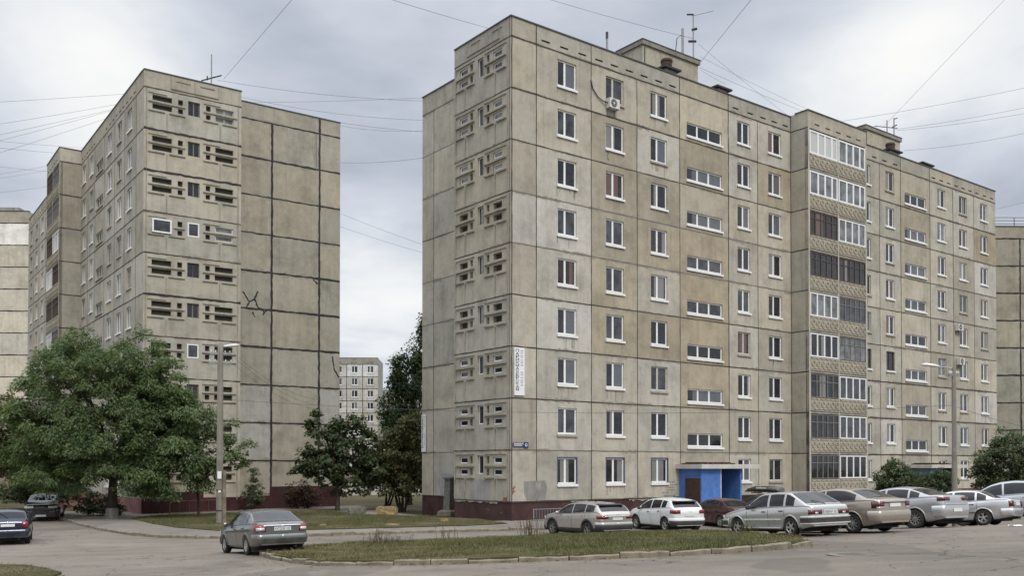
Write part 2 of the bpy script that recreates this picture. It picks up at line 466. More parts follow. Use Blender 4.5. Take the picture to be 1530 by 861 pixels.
def grass(name, poly, n, dz, hmin, hmax, seed, clump=.6):
    rg = np.random.RandomState(seed); P = np.array(poly)
    x = rg.uniform(P[:, 0].min(), P[:, 0].max(), n * 3); y = rg.uniform(P[:, 1].min(), P[:, 1].max(), n * 3)
    dens = np.clip(.56 + .42 * np.sin(x * 1.7 + 2 * np.sin(y * .9)) * np.sin(y * 1.3 + 1.5 * np.sin(x * 1.1)) + .30 * np.sin(x * .53 + 1.3 * np.sin(y * .41 + 2)), 0, 1)
    m = in_poly(x, y, poly) & (rg.rand(n * 3) < (1 - clump) + clump * dens)
    x, y, dens = x[m][:n], y[m][:n], dens[m][:n]; n = len(x)
    z = terr(x, y) + dz
    h = rg.uniform(hmin, hmax, n) * (.6 + .8 * dens); a = rg.uniform(0, 2 * np.pi, n); w = rg.uniform(.006, .013, n)
    lean = rg.normal(0, .5, (n, 2)) * h[:, None]
    V = np.zeros((n, 3, 3))
    V[:, 0] = np.c_[x - np.cos(a) * w, y - np.sin(a) * w, z - .01]; V[:, 1] = np.c_[x + np.cos(a) * w, y + np.sin(a) * w, z - .01]
    V[:, 2] = np.c_[x + lean[:, 0], y + lean[:, 1], z + h]
    dry = np.clip(rg.beta(1.7, 1.8, n) * .85 + .40 * (1 - dens), 0, 1)
    me = raw_mesh(name, V.reshape(-1, 3), n, 3, M['blade'], dry)
    return tag(link(bpy.data.objects.new(name, me)), kind='stuff')
grass('grass', ISLAND, 80000, .125, .03, .11, 1, .97)
grass('grass', LAWN, 50000, .145, .03, .09, 2, .95)
grass('grass', VERGE, 9000, .095, .04, .11, 3)
# ---------------------------------------------------------------- panel buildings
class Plane:
    """wall plane in the building frame: s along the wall, z up, out towards the outside"""
    def __init__(self, o, e):
        self.o = Vector((o[0], o[1], 0)); self.e = Vector((e[0], e[1], 0)).normalized(); self.n = Vector((self.e.y, -self.e.x, 0))
        self.rz = math.atan2(self.e.y, self.e.x)
    def __call__(self, s, z, out=0.0):
        p = self.o + self.e * s + self.n * out
        return (p.x, p.y, z)

def cuts(a, b, pts):
    return sorted(set([a, b] + [min(max(p, a), b) for p in pts]))
def panel(mb, pl, s0, s1, z0, z1, holes=(), out=0.0, tint=(1, 1, 1), m=0, depth=.13, back=None, reveal=None):
    """a wall panel with openings (a, b, c, d); back: material index for a closed recess"""
    S_ = cuts(s0, s1, [q for h in holes for q in h[:2]]); Z_ = cuts(z0, z1, [q for h in holes for q in h[2:4]])
    for i in range(len(S_) - 1):
        for j in range(len(Z_) - 1):
            a, b, c, d = S_[i], S_[i + 1], Z_[j], Z_[j + 1]
            if any(a >= h[0] - 1e-6 and b <= h[1] + 1e-6 and c >= h[2] - 1e-6 and d <= h[3] + 1e-6 for h in holes): continue
            mb.face([pl(a, c, out), pl(b, c, out), pl(b, d, out), pl(a, d, out)], m, tint)
    for h in holes:
        a, b, c, d = h[:4]; r = reveal if reveal is not None else m; o2 = out - depth
        mb.face([pl(a, c, out), pl(a, c, o2), pl(b, c, o2), pl(b, c, out)][::-1], r, tint)
        mb.face([pl(a, d, out), pl(b, d, out), pl(b, d, o2), pl(a, d, o2)][::-1], r, tint)
        mb.face([pl(a, c, out), pl(a, d, out), pl(a, d, o2), pl(a, c, o2)][::-1], r, tint)
        mb.face([pl(b, c, out), pl(b, c, o2), pl(b, d, o2), pl(b, d, out)][::-1], r, tint)
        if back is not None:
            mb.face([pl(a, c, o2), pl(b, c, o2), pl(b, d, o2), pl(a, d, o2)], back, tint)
def seam(mb, pl, p, q, w, out=.004, m=1, jag=.35, rnd=random, step=.45):
    """an uneven ribbon of joint sealant"""
    (s0, z0), (s1, z1) = p, q
    L = math.hypot(s1 - s0, z1 - z0); n = max(2, int(L / step)); dx, dz = (s1 - s0) / L, (z1 - z0) / L; nx, nz = -dz, dx
    prev = None
    for i in range(n + 1):
        t = i / n; a = w * .5 * (1 + rnd.uniform(-jag, jag)); b = w * .5 * (1 + rnd.uniform(-jag, jag)); c = rnd.uniform(-.006, .006)
        cs, cz = s0 + (s1 - s0) * t, z0 + (z1 - z0) * t
        cur = (pl(cs + nx * (a + c), cz + nz * (a + c), out), pl(cs - nx * (b - c), cz - nz * (b - c), out))
        if prev: mb.face([prev[0], prev[1], cur[1], cur[0]], m)
        prev = cur
def smears(mb, pl, s0, s1, z, rnd, w=.2, n=.5, m=9, out=.0028):
    s = s0
    while s < s1:
        L_ = rnd.uniform(.6, 2.6); e = min(s1, s + L_)
        if rnd.random() < n and e - s > .2: seam(mb, pl, (s, z + rnd.uniform(-.03, .01)), (e, z + rnd.uniform(-.03, .01)), w * rnd.uniform(.6, 1.3), out, m, .65, rnd, .16)
        s = e
def pbox(mb, pl, s0, s1, z0, z1, o0, o1, m=0, tint=(1, 1, 1)):
    v = [pl(s0, z0, o0), pl(s1, z0, o0), pl(s1, z0, o1), pl(s0, z0, o1), pl(s0, z1, o0), pl(s1, z1, o0), pl(s1, z1, o1), pl(s0, z1, o1)]
    mb.raw(v, [(0, 1, 2, 3), (4, 7, 6, 5), (0, 4, 5, 1), (1, 5, 6, 2), (2, 6, 7, 3), (3, 7, 4, 0)], m, tint)

_cache = {}
def frame_mesh(w, h, mull, fmat, bar=.065, trans=None):
    """frame bars in the XZ plane, facing -y, origin at lower left"""
    key = ('f', round(w, 2), round(h, 2), tuple(mull), fmat, bar, trans)
    if key in _cache: return _cache[key]
    mb = MB()
    mb.box(0, w, -.03, .04, 0, bar); mb.box(0, w, -.03, .04, h - bar, h)
    mb.box(0, bar, -.03, .04, bar, h - bar); mb.box(w - bar, w, -.03, .04, bar, h - bar)
    for x in mull: mb.box(x - bar * .75, x + bar * .75, -.028, .038, bar, h - bar)
    if trans: mb.box(bar, w - bar, -.026, .036, trans - bar * .5, trans + bar * .5)
    _cache[key] = mb.mesh('window_frame', M[fmat]); return _cache[key]
def pane_mesh(w, h, g):
    key = ('p', round(w, 2), round(h, 2), g)
    if key not in _cache:
        mb = MB(); mb.box(.03, w - .03, .005, .02, .03, h - .03); _cache[key] = mb.mesh('window_pane', M[g])
    return _cache[key]
def sill_mesh(w, s, dep=.13):
    key = ('s', round(w, 2), s, dep)
    if key not in _cache:
        mb = MB(); mb.raw([(-.06, .02, 0), (w + .06, .02, 0), (w + .06, -dep - .07, -.035), (-.06, -dep - .07, -.035), (-.06, .02, -.06), (w + .06, .02, -.06), (w + .06, -dep - .07, -.15), (-.06, -dep - .07, -.15)],
               [(0, 3, 2, 1), (4, 5, 6, 7), (0, 1, 5, 4), (1, 2, 6, 5), (2, 3, 7, 6), (3, 0, 4, 7)])
        _cache[key] = mb.mesh('window_sill', M[s])
    return _cache[key]
def window(root, pl, s0, s1, z0, z1, mull=(.45,), fmat='pvc', g='glass', sill='sill', name='window', dep=.11, bar=.085, trans=None, out=0.0):
    w, h = s1 - s0, z1 - z0
    o = inst(name, frame_mesh(w, h, [w * t for t in mull], fmat, bar, trans), root, pl(s0, z0, out - dep), pl.rz)
    inst('pane', pane_mesh(w, h, g), o)
    if sill: inst('sill', sill_mesh(w, sill), o)
    return o

def tint_of(rnd, lo=.85, hi=1.13, grey=.0):
    v = rnd.uniform(lo, hi); w = rnd.uniform(-.03, .03) 
    return (v * (1 + w - grey * .06), v, v * (1 - w * 1.3 + grey * .18))
TAN = (.82, .79, .74); PALE = (1.17, 1.20, 1.30); LIGHT = (1.07, 1.08, 1.12); DULL = (.84, .83, .82)

WMATS = None
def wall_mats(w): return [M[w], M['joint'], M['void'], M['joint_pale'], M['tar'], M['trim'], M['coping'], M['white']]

def ornament_mesh(w, h, n):
    """cast balcony front: a row of ring medallions over a zigzag"""
    key = ('o', round(w, 2), n)
    if key in _cache: return _cache[key]
    mb = MB()
    mb.box(0, w, -.04, .05, 0, h)
    for i in range(n):
        cx = w * (i + .5) / n; r1, r0 = min(w / n * .40, h * .34), min(w / n * .25, h * .20); K = 14; cz = h * .54
        for k in range(K):
            a, b = 2 * math.pi * k / K, 2 * math.pi * (k + 1) / K
            P = lambda r, t, y: (cx + r * math.cos(t), y, cz + r * math.sin(t))
            mb.face([P(r0, a, -.085), P(r0, b, -.085), P(r1, b, -.085), P(r1, a, -.085)][::-1], 0, (1.06, 1.05, 1.03))
            mb.face([P(r1, a, -.085), P(r1, b, -.085), P(r1, b, -.04), P(r1, a, -.04)][::-1], 0, (1, 1, 1))
            mb.face([P(r0, a, -.085), P(r0, b, -.085), P(r0, b, -.04), P(r0, a, -.04)], 0, (1, 1, 1))
            mb.face([(cx, -.075, cz), P(r0 * .5, a, -.055), P(r0 * .5, b, -.055)], 0, (1.05, 1.05, 1.05))
        for sgn in (-1, 1):
            for zz in (h * .10, h * .93):
                x0, x1 = cx + sgn * w / n * .48, cx
                z0_, z1_ = (zz, zz + (.09 if zz < h / 2 else -.09))
                mb.raw([(x0, -.04, z0_), (x1, -.04, z1_), (x1, -.075, z1_), (x0, -.075, z0_), (x0, -.04, z0_ + .05), (x1, -.04, z1_ + .05), (x1, -.075, z1_ + .05), (x0, -.075, z0_ + .05)],
                       [(0, 1, 2, 3), (4, 7, 6, 5), (0, 4, 5, 1), (1, 5, 6, 2), (2, 6, 7, 3), (3, 7, 4, 0)])
    _cache[key] = mb.mesh('balcony_front', M['ornament']); return _cache[key]

def balcony(root, pl, s0, s1, z, style, g, label=None, hz=1.62):
    w = s1 - s0
    o = inst('balcony', ornament_mesh(w, .92, 6), root, pl(s0, z + .10, 0), pl.rz)
    if label: o['label'] = label
    h = hz
    if style == 'pvc':
        mu = [.25, .5, .75]; fm = frame_mesh(w, h, [w * t for t in mu], 'pvc', .085); 
    elif style == 'pvcwide':
        mu = [.30, .55, .80]; fm = frame_mesh(w, h, [w * t for t in mu], 'pvc', .11)
    elif style == 'brown':
        mu = [.2, .4, .6, .8]; fm = frame_mesh(w, h, [w * t for t in mu], 'brownwood', .055, h * .70)
    else:
        mu = [.22, .42, .6, .8]; fm = frame_mesh(w, h, [w * t for t in mu], 'greywood', .05, h * .68)
    f = inst('glazing', fm, o, (0, .02, .96)); inst('glass', pane_mesh(w, h, g), o, (0, .03, .96))
    return o

def make_A():
    rnd = random.Random(11)
    root = empty('apartment_building', (-.05, 50.86, 0), .654)
    tag(root, 'long nine-storey beige panel block with blue entrance and a hairdresser sign at its corner', 'building')
    zP, F, TOP = 1.176, 2.8, 27.44
    zk = lambda k: zP + F * k
    PF = Plane((0, 0), (1, 0)); PE = Plane((0, 0), (0, -1)); PR = Plane((2.54, 0), (0, -1)); PB = Plane((0, -1.4), (1, 0))
    wall = MB(); plin = MB()
    # ---- long facade
    cols = [(0, 1.75, None), (1.75, 5.81, (3.27, 4.68)), (5.81, 9.51, (6.96, 8.40)), (9.51, 13.24, (10.67, 12.10)), (13.24, 17.88, 'stair'), (17.88, 20.88, (18.79, 20.06)), (20.88, 24.53, (22.03, 23.43)),
            (31.58, 35.57, (32.95, 34.36)), (35.57, 38.56, (36.42, 37.60)), (38.56, 42.93, 'stair2'), (42.93, 46.61, (44.10, 45.38)), (46.61, 50.11, (47.62, 48.94)), (50.11, 53.99, (51.24, 52.50))]
    fixed = {(1, 5): PALE, (1, 3): PALE, (1, 4): LIGHT, (1, 1): LIGHT, (2, 7): TAN, (2, 6): TAN, (2, 5): TAN, (2, 3): (.90, .85, .76), (2, 4): (.95, .9, .82), (3, 6): TAN, (3, 5): (.9, .85, .76), (3, 3): (.78, .725, .65), (3, 7): LIGHT, (3, 2): LIGHT, (4, 7): TAN,
             (4, 4): (.9, .84, .74), (4, 3): (.92, .86, .77), (4, 2): (.93, .88, .80), (4, 5): (.96, .9, .82), (5, 8): LIGHT, (5, 7): LIGHT, (5, 3): LIGHT, (6, 8): LIGHT, (6, 7): (.88, .82, .72), (0, 5): (1.02, 1.04, 1.12), (0, 6): (.88, .87, .85), (0, 4): (.90, .88, .86), (0, 1): DULL, (1, 6): LIGHT, (1, 7): (1.06, 1.05, 1.05), (3, 4): (1.0, 1.0, 1.02), (8, 1): PALE, (3, 8): (1.0, .98, .94), (10, 7): LIGHT, (11, 8): LIGHT, (11, 7): LIGHT, (12, 7): (.82, .76, .66),
             (12, 6): PALE, (12, 2): PALE, (8, 3): LIGHT, (8, 6): LIGHT, (10, 3): DULL, (9, 8): (.97, .95, .92), (9, 7): (.87, .835, .78), (0, 8): (.96, .95, .9)}
    for ci, (a, b, win) in enumerate(cols):
        for k in range(9):
            t = fixed.get((ci, k)) or tint_of(rnd)
            if isinstance(win, str):
                base = .98 if t[0] > .9 else 1.0
                t = (t[0] * .975, t[1] * .963, t[2] * .94)
                if k == 0: holes = []
                else: holes = [((13.9, 17.24) if win == 'stair' else (39.14, 42.33)) + (zk(k) + .36, zk(k) + 1.2)]
            elif win: holes = [(win[0], win[1], zk(k) + .93, zk(k) + 2.40)]
            else: holes = []
            panel(wall, PF, a, b, zk(k), zk(k + 1), holes, 0, t)
            for h in holes:
                if not isinstance(win, str) and rnd.random() < .45:
                    for q in range(rnd.randint(3, 7)):
                        sx = rnd.uniform(h[0] - .05, h[1] + .05); seam(wall, PF, (sx, h[2] - .13), (sx + rnd.uniform(-.03, .03), h[2] - rnd.uniform(.3, .85)), rnd.uniform(.03, .13), .003, 10, .8, rnd, .1)
                if isinstance(win, str):
                    window(root, PF, h[0], h[1], h[2], h[3], (.31, .63), 'pvc', rnd.choice(['glass', 'glass', 'glass_mid', 'glass_painted_sky']), 'sill', 'stair_window')
                else:
                    old = rnd.random() < .14
                    if k == 0 and ci in (1, 2, 3):
                        window(root, PF, *h, (.42,), 'pvc', 'glass_curtain', 'sill')
                    else:
                        window(root, PF, *h, (.48 if h[1] - h[0] < 1.35 else .42,), 'brownwood' if (ci, k) in ((8, 3), (7, 3)) else ('oldwhite' if old else 'pvc'), rnd.choice(GLASS), 'oldsill' if old or rnd.random() < .12 else 'sill')
        # parapet band
        pt = tint_of(rnd, .86, .96)
        slots = []
        if win and not isinstance(win, str):
            n = 3 if b - a > 3.3 else 2; st = (b - a) / n
            slots = [(a + st * (i + .5) - .30, a + st * (i + .5) + .30, zk(9) + .28, zk(9) + .38) for i in range(n)]
        panel(wall, PF, a, b, zk(9), TOP, slots, 0, pt, depth=.12, back=2)
    # blue painted reveals of the ground-floor windows
    for ci in (1, 2, 3):
        a, b = cols[ci][2]
        rb = MB()
        for q in ((a - .05, a + .004, zP + .90, zP + 2.45), (b - .004, b + .05, zP + .90, zP + 2.45), (a + .004, b - .004, zP + 2.39, zP + 2.45)): pbox(rb, PF, q[0], q[1], q[2], q[3], -.1, .012)
        rb.build('window_surround', M['blueframe'], root)
    # ---- end wall: projecting part with cast relief, then the set-back part
    VP = 5.45
    wide = [(.82, 1.62), (4.08, 4.89)]; slot = [(1.98, 2.24), (3.58, 3.84)]; cen = (2.55, 3.12)
    for k in range(9):
        z1 = zk(k + 1); t = tint_of(rnd, .90, 1.0)
        H = []
        for (a, b) in wide: H += [(-b, -a, z1 - .72, z1 - .36), (-b, -a, z1 - 1.38, z1 - 1.02)]
        for (a, b) in slot: H += [(-b, -a, z1 - .72, z1 - .32), (-b, -a, z1 - 1.38, z1 - 1.0)]
        H.append((-cen[1], -cen[0], z1 - 1.32, z1 - .26))
        panel(wall, PE, -VP, 0, zk(k), z1, H, 0, t, depth=.24, back=2)
    panel(wall, PE, -VP, 0, zk(9), TOP, [], 0, tint_of(rnd, .88, .94))
    relief = MB()
    for k in range(9):
        z1 = zk(k + 1)
        for (a, b) in ((.42, 2.42), (3.40, 5.22)):
            for d in (.90, 1.56): 
                a2, b2 = (a, b)
                if d > 1: 
                    pbox(relief, PE, -b2, -(a2 + b2) / 2 - .12, z1 - d, z1 - d + .07, 0, .10); pbox(relief, PE, -(a2 + b2) / 2 + .12, -a2, z1 - d, z1 - d + .07, 0, .10)
                else: pbox(relief, PE, -b2, -a2, z1 - d, z1 - d + .08, 0, .11)
            pbox(relief, PE, -b, -a, z1 - .22, z1 - .17, 0, .05)
            pbox(relief, PE, -(a + b) / 2 - .03, -(a + b) / 2 + .03, zk(k) + .06, z1 - 1.56, 0, .035)
        pbox(relief, PE, -.30, -.24, zk(k) + .05, z1 - .08, 0, .035); pbox(relief, PE, -5.3, -5.25, zk(k) + .05, z1 - .08, 0, .035)
    pbox(relief, PE, -4.2, -1.0, zk(9) + .22, zk(9) + .28, 0, .05)
    for s in (-4.2, -3.15, -2.15, -1.06): pbox(relief, PE, s, s + .06, zk(9) + .28, zk(9) + .85, 0, .04)
    for s in (-3.75, -1.7): pbox(relief, PE, s, s + .9, zk(9) + .78, zk(9) + .84, 0, .04)
    relief.build('wall_relief', M['trim'], root)
    lab = {8: 'mix', 7: 'white', 6: 'white', 0: 'white', 1: 'white', 2: 'one', 5: 'none', 4: 'none', 3: 'none'}
    for k in range(9):
        z1 = zk(k + 1); kind = lab[k]
        window(root, PE, -cen[1] + .01, -cen[0] - .01, z1 - 1.31, z1 - .27, () if kind != 'none' else (.5,), 'pvc' if kind != 'none' else 'oldwhite', rnd.choice(['glass', 'glass_mid', 'glass_curtain']), None, 'loggia_window', .14, .05)
        if kind in ('white', 'mix') or (kind == 'one'):
            for wi, (a, b) in enumerate(wide):
                for d0, d1 in ((.72, .36), (1.38, 1.02)):
                    window(root, PE, -b + .005, -a - .005, z1 - d0 + .005, z1 - d1 - .005, (), 'pvc', 'glass_pale' if k in (6, 7) else 'glass', None, 'slit_window', .10 , .06)
    # set-back part
    for k in range(9):
        for a, b in ((5.45, 11.6), (11.6, 13.0)):
            panel(wall, PR, -b, -a, zk(k), zk(k + 1), [], 0, tint_of(rnd, .92, 1.08), 0)
    panel(wall, PR, -13.0, -5.45, zk(9), TOP + .15, [], 0, tint_of(rnd, .9, .96))
    panel(wall, Plane((0, 5.45), (-1, 0)), -2.54, 0, zP, TOP + .1)            # side of the step
    # balcony block
    PS = Plane((24.53, 0), (0, -1)); PS2 = Plane((31.58, 0), (0, 1))
    for k in range(9):
        panel(wall, PS, 0, 1.4, zk(k), zk(k + 1), [], 0, tint_of(rnd, .88, .98))
        panel(wall, PS2, -1.4, 0, zk(k), zk(k + 1), [], 0, tint_of(rnd, .88, .98))
        # loggia floor slab, back wall
        pbox(wall, PB, 24.56, 31.55, zk(k) - .06, zk(k) + .08, -1.38, .0, 5)
        panel(wall, PF, 24.53, 31.58, zk(k), zk(k + 1), [], -.02, (.9, .9, .9))
    panel(wall, PS, 0, 1.4, zk(9), TOP + .1); panel(wall, PS2, -1.4, 0, zk(9), TOP + .1)
    panel(wall, PB, 24.53, 31.58, zk(9) - .02, TOP + .1, [(25.3 + i * 1.25, 25.9 + i * 1.25, zk(9) + .30, zk(9) + .40) for i in range(5)], 0, (.93, .92, .9), depth=.12, back=2)
    for s0, s1 in ((24.53, 24.70), (31.42, 31.58), (27.98, 28.10)):
        pbox(wall, PB, s0, s1, zP, zk(9) - .02, -.25, .012, 0, (1.1, 1.1, 1.15))
    styles = {8: (('pvcwide', 'glass_blind'), ('pvcwide', 'glass_pale')), 7: (('pvcwide', 'glass_pale'), ('pvcwide', 'glass_pale')), 6: (('brown', 'glass_pink'), ('pvc', 'glass_pale')), 5: (('brown', 'glass'), ('brown', 'glass_curtain')),
              4: (('pvc', 'glass_pale'), ('grey', 'glass_mid')), 3: (('pvc', 'glass_curtain'), ('grey', 'glass_pale')), 2: (('grey', 'glass_curtain'), ('pvc', 'glass_mid')), 1: (('grey', 'glass'), ('pvc', 'glass_mid')), 0: (('grey', 'glass'), ('pvc', 'glass'))}
    for k in range(9):
        for (a, b), (st, g) in zip(((24.71, 27.97), (28.11, 31.41)), styles[k]):
            balcony(root, PB, a, b, zk(k), st, g, 'balcony glazed with brown wooden frames' if st == 'brown' else ('balcony glazed with dull grey frames' if st == 'grey' else None))
    # ---- joints
    for k in range(0, 10):
        w = .075 if k not in (8, 9) else .10
        seam(wall, PF, (0, zk(k)), (24.53, zk(k)), w, m=3 if k in (5, 6, 1) else 1, rnd=rnd)
        seam(wall, PF, (31.58, zk(k)), (53.99, zk(k)), w if k not in (1, 2, 3) else .11, rnd=rnd)
        seam(wall, PE, (-VP, zk(k)), (0, zk(k)), .07, m=1, rnd=rnd)
        seam(wall, PR, (-13.0, zk(k)), (-VP, zk(k)), .06, m=3 if k % 3 else 1, rnd=rnd)
        seam(wall, PS, (0, zk(k)), (1.4, zk(k)), .08, rnd=rnd)
        for P_, a_, b_ in ((PF, 0, 24.5), (PF, 31.6, 53.9), (PE, -5.4, 0), (PR, -12.9, -5.5)): smears(wall, P_, a_, b_, zk(k), rnd)
    for a, b, _ in cols[1:]:
        top = TOP if a in (1.75, 13.24, 17.88, 38.56, 42.93, 31.58, 5.81) else zk(9)
        if abs(a - 31.58) > .1: seam(wall, PF, (a, zP), (a, top), .085 if a in (17.88, 42.93, 38.56, 46.61) else .06, rnd=rnd)
    seam(wall, PF, (.05, zP), (.05, TOP), .07, rnd=rnd); seam(wall, PE, (-.14, zP), (-.14, TOP), .05, m=3, rnd=rnd)
    seam(wall, PR, (-11.6, zP), (-11.6, zk(9)), .055, rnd=rnd)
    seam(wall, PF, (24.50, zP), (24.50, TOP), .09, rnd=rnd)
    # far end and back of the block
    panel(wall, Plane((53.99, 0), (0, 1)), 0, 13, zP, TOP); panel(wall, Plane((53.99, 13), (-1, 0)), 0, 51.45, zP, TOP)
    wall.build('wall', wall_mats('wall') + [M['wall_end'], M['smear'], M['streak']], root)
    # plinth
    gz = -.6
    for pl, a, b, z in ((PF, 0, 24.53, zP), (PF, 31.58, 53.99, zP), (PE, -VP, 0, zP), (PR, -13, -VP, zP), (PS, 0, 1.4, zP), (PS2, -1.4, 0, zP), (PB, 24.53, 31.58, zP), (Plane((53.99, 0), (0, 1)), 0, 13, zP), (Plane((53.99, 13), (-1, 0)), 0, 51.45, zP)):
        panel(plin, pl, a, b, gz, z - .02, [], -.03)
        plin.face([pl(a, z - .02, -.03), pl(b, z - .02, -.03), pl(b, z - .02, -.3), pl(a, z - .02, -.3)])
    plin.build('plinth', M['plinth'], root)
    # roof, flashing, plant rooms, shafts
    rf = MB(); rf.face([(0, 0, TOP - .7), (53.99, 0, TOP - .7), (53.99, 5.45, TOP - .7), (0, 5.45, TOP - .7)]); rf.face([(2.54, 5.45, TOP - .7), (53.99, 5.45, TOP - .7), (53.99, 13, TOP - .7), (2.54, 13, TOP - .7)]); rf.face([(24.53, -1.4, TOP - .6), (31.58, -1.4, TOP - .6), (31.58, .2, TOP - .6), (24.53, .2, TOP - .6)])
    rf.build('roof', M['roof'], root)
    co = MB()
    pbox(co, PF, -.03, 24.53, TOP, TOP + .07, -.35, .05); pbox(co, PF, 31.58, 54.03, TOP, TOP + .07, -.35, .05); pbox(co, PE, -VP, .03, TOP + .002, TOP + .072, -.35, .05)
    pbox(co, PR, -13.03, -VP, TOP + .15, TOP + .22, -.35, .05); pbox(co, PB, 24.49, 31.62, TOP + .1, TOP + .17, -.35, .05); pbox(co, PS, .352, 1.348, TOP + .098, TOP + .168, -.35, .05)
    pbox(co, PS2, -1.348, -.02, TOP + .098, TOP + .168, -.35, .05); pbox(co, Plane((53.99, 0), (0, 1)), .36, 13, TOP + .003, TOP + .073, -.35, .04)
    co.build('roof_edge', M['coping'], root)
    for (u0, u1, v0, v1, zt) in ((14.05, 19.5, 4.0, 6.3, 31.5), (40.1, 45.4, 4.0, 6.3, 31.5)):
        b = MB(); b.box(u0, u1, v0, v1, TOP - .7, zt - .35, 0, (.98, .97, .94))
        o = b.build('machine_room', M['wall'], root)
        c = MB(); c.box(u0 - .12, u1 + .12, v0 - .12, v1 + .12, zt - .35, zt - .06, 0, (.8, .76, .72)); c.box(u0 - .15, u1 + .15, v0 - .15, v1 + .15, zt - .06, zt, 1); c.build('parapet', [M['wall_grey'], M['coping']], o)
        d = MB(); d.box(u0 + .15, u0 + .22, v0 - .02, v0, TOP - .7, zt - .5, 0); d.build('cable_run', M['darkmetal'], o)
        e = MB(); e.lathe([(.55, -.04), (.62, 0), (.55, .04)], 20, axis='y', c=(u1 - .9, v0 - .35, TOP + .05)); e.build('pulley_wheel', M['darkmetal'], o)
    for (u0, u1, zt, box) in ((13.75, 15.3, 29.0, 1), (18.85, 20.4, 28.95, 0), (40.0, 41.9, 29.0, 1), (45.0, 46.9, 28.85, 0)):
        b = MB(); b.box(u0 + .3, u1 - .3, 1.9, 2.9, TOP - .7, zt - .14); o = b.build('vent_shaft', M['wall_grey'], root)
        c = MB(); c.box(u0, u1, 1.7, 3.1, zt - .14, zt - .02); c.build('cap', M['darkmetal'], o)
        if box:
            d = MB(); d.lathe([(.22, 0), (.33, .08), (.36, .34), (.33, .40), (.40, .44), (.36, .62), (.05, .70)], 14, c=((u0 + u1) / 2 - .1, 2.2, zt - .02)); d.build('flue', M['rust'], o)
    # ---- entrances (stair columns)
    for du, bl, bd in ((0, 'blue', 'darkblue'), (26.35, 'bluegrey', 'darkblue')):
        u0 = 13.11 + du; uR = 16.74 + du; out = 1.8
        e = MB(); g0 = -.4
        pbox(e, PF, u0, u0 + .14, g0, 3.02, .0, out - .14)                       # left side wall
        pbox(e, PF, u0, u0 + 1.78, g0, 3.0, out - .14, out)                     # front screen
        pbox(e, PF, uR, uR + .14, g0, 3.0, .0, out)                             # right side wall
        pbox(e, PF, u0 + .2, uR - .02, 2.2, 3.0, .02, .10, 1)                   # back wall over the door
        pbox(e, PF, u0 + 2.6, uR - .02, g0, 2.2, .02, .10, 1)
        ent = e.build('entrance', [M[bl], M[bd]], root)
        d = MB(); d.box(u0 - .03, u0 - .004, -1.72, -.52, g0, 2.36); dd = d.build('bin_room_door', M['rustbrown'], ent)
        d = MB(); pbox(d, PF, u0 + 1.1, u0 + 2.5, g0, 2.15, .03, .08); d.build('door', M['darkmetal'], ent)
        d = MB(); pbox(d, PF, u0 + 1.79, u0 + 1.86, g0, 3.0, out - .12, out - .02); d.build('door_post', M['white'], ent)
        d = MB(); pbox(d, PF, 12.8 + du, 18.25 + du, 2.95, 3.22, .01, 2.1)
        cn = d.build('canopy', M['canopy'], ent)
        d = MB(); rr = random.Random(4)
        for i in range(26):
            s = 13 + du + i * .12; hh = rr.uniform(.04, .14); pbox(d, PF, s, s + .13, 3.22, 3.22 + hh, .3, 1.9 + rr.uniform(-.1, .12))
        d.build('roof_moss', M['rust'], cn)
    # painted notice beside the entrance and patched render
    nt = MB(); rr = random.Random(9)
    for i, (a, b) in enumerate(((11.95, 12.72), (12.0, 12.95), (12.1, 12.62), (12.0, 12.78), (11.6, 12.5), (11.75, 12.85))):
        s = a; z = 2.10 - .165 * i
        while s < b:
            w = rr.uniform(.03, .065)
            if rr.random() < .86: pbox(nt, PF, s, s + w, z, z + rr.uniform(.05, .07), .003, .006)
            s += w + .018
    nt.build('stencilled_notice', M['greywood'], root)
    pp = MB(); pp.face([PF(1.05, 1.25, .005), PF(2.35, 1.25, .005), PF(2.5, 1.95, .005), PF(2.36, 2.32, .005), PF(.85, 2.28, .005), PF(.9, 1.6, .005)], 0, (.78, .79, .80))
    pp.build('render_patch', M['wall_grey'], root); pp = MB()
    pp.face([PE(-3.72, zP + .02, .004), PE(-1.85, zP + .02, .004), PE(-1.85, zP + 1.18, .004), PE(-3.72, zP + 1.18, .004)], 0, (.98, .98, 1.04))
    pp.build('render_patch', M['wall_grey'], root); pp = MB()
    pp.face([PR(-10.8, zP + .02, .004), PR(-7.9, zP + .02, .004), PR(-7.9, zP + 1.3, .004), PR(-10.8, zP + 1.5, .004)], 0, (1.02, 1.04, 1.12))
    pp.build('render_patch', M['wall_grey'], root)
    gb = MB()
    for a, b in (((.03, 1.85), (.28, 2.0)), ((.02, 1.65), (.3, 1.78)), ((.1, 1.6), (.2, 2.05))): seam(gb, PF, a, b, .05, .008, 0, .4, rnd, .1)
    redp = simple('red_scrawl_paint', (.26, .085, .04), .8); gb.build('red_scrawl', redp, root); gb = MB()
    seam(gb, PE, (-.7, zP + .12), (-.36, zP + .12), .24, .008, 0, .3, rnd, .1)
    gb.build('red_patch', redp, root)
    return root, PF, PE, PR, PB
A_ROOT, A_PF, A_PE, A_PR, A_PB = make_A()
def AW(u, v, z):
    c, s = math.cos(.654), math.sin(.654)
    return Vector((-.05 + u * c - v * s, 50.86 + u * s + v * c, z))
def BW(u, v, z):
    c, s = math.cos(.6144), math.sin(.6144)
    return Vector((-24.74 + u * c - v * s, 63.44 + u * s + v * c, z))

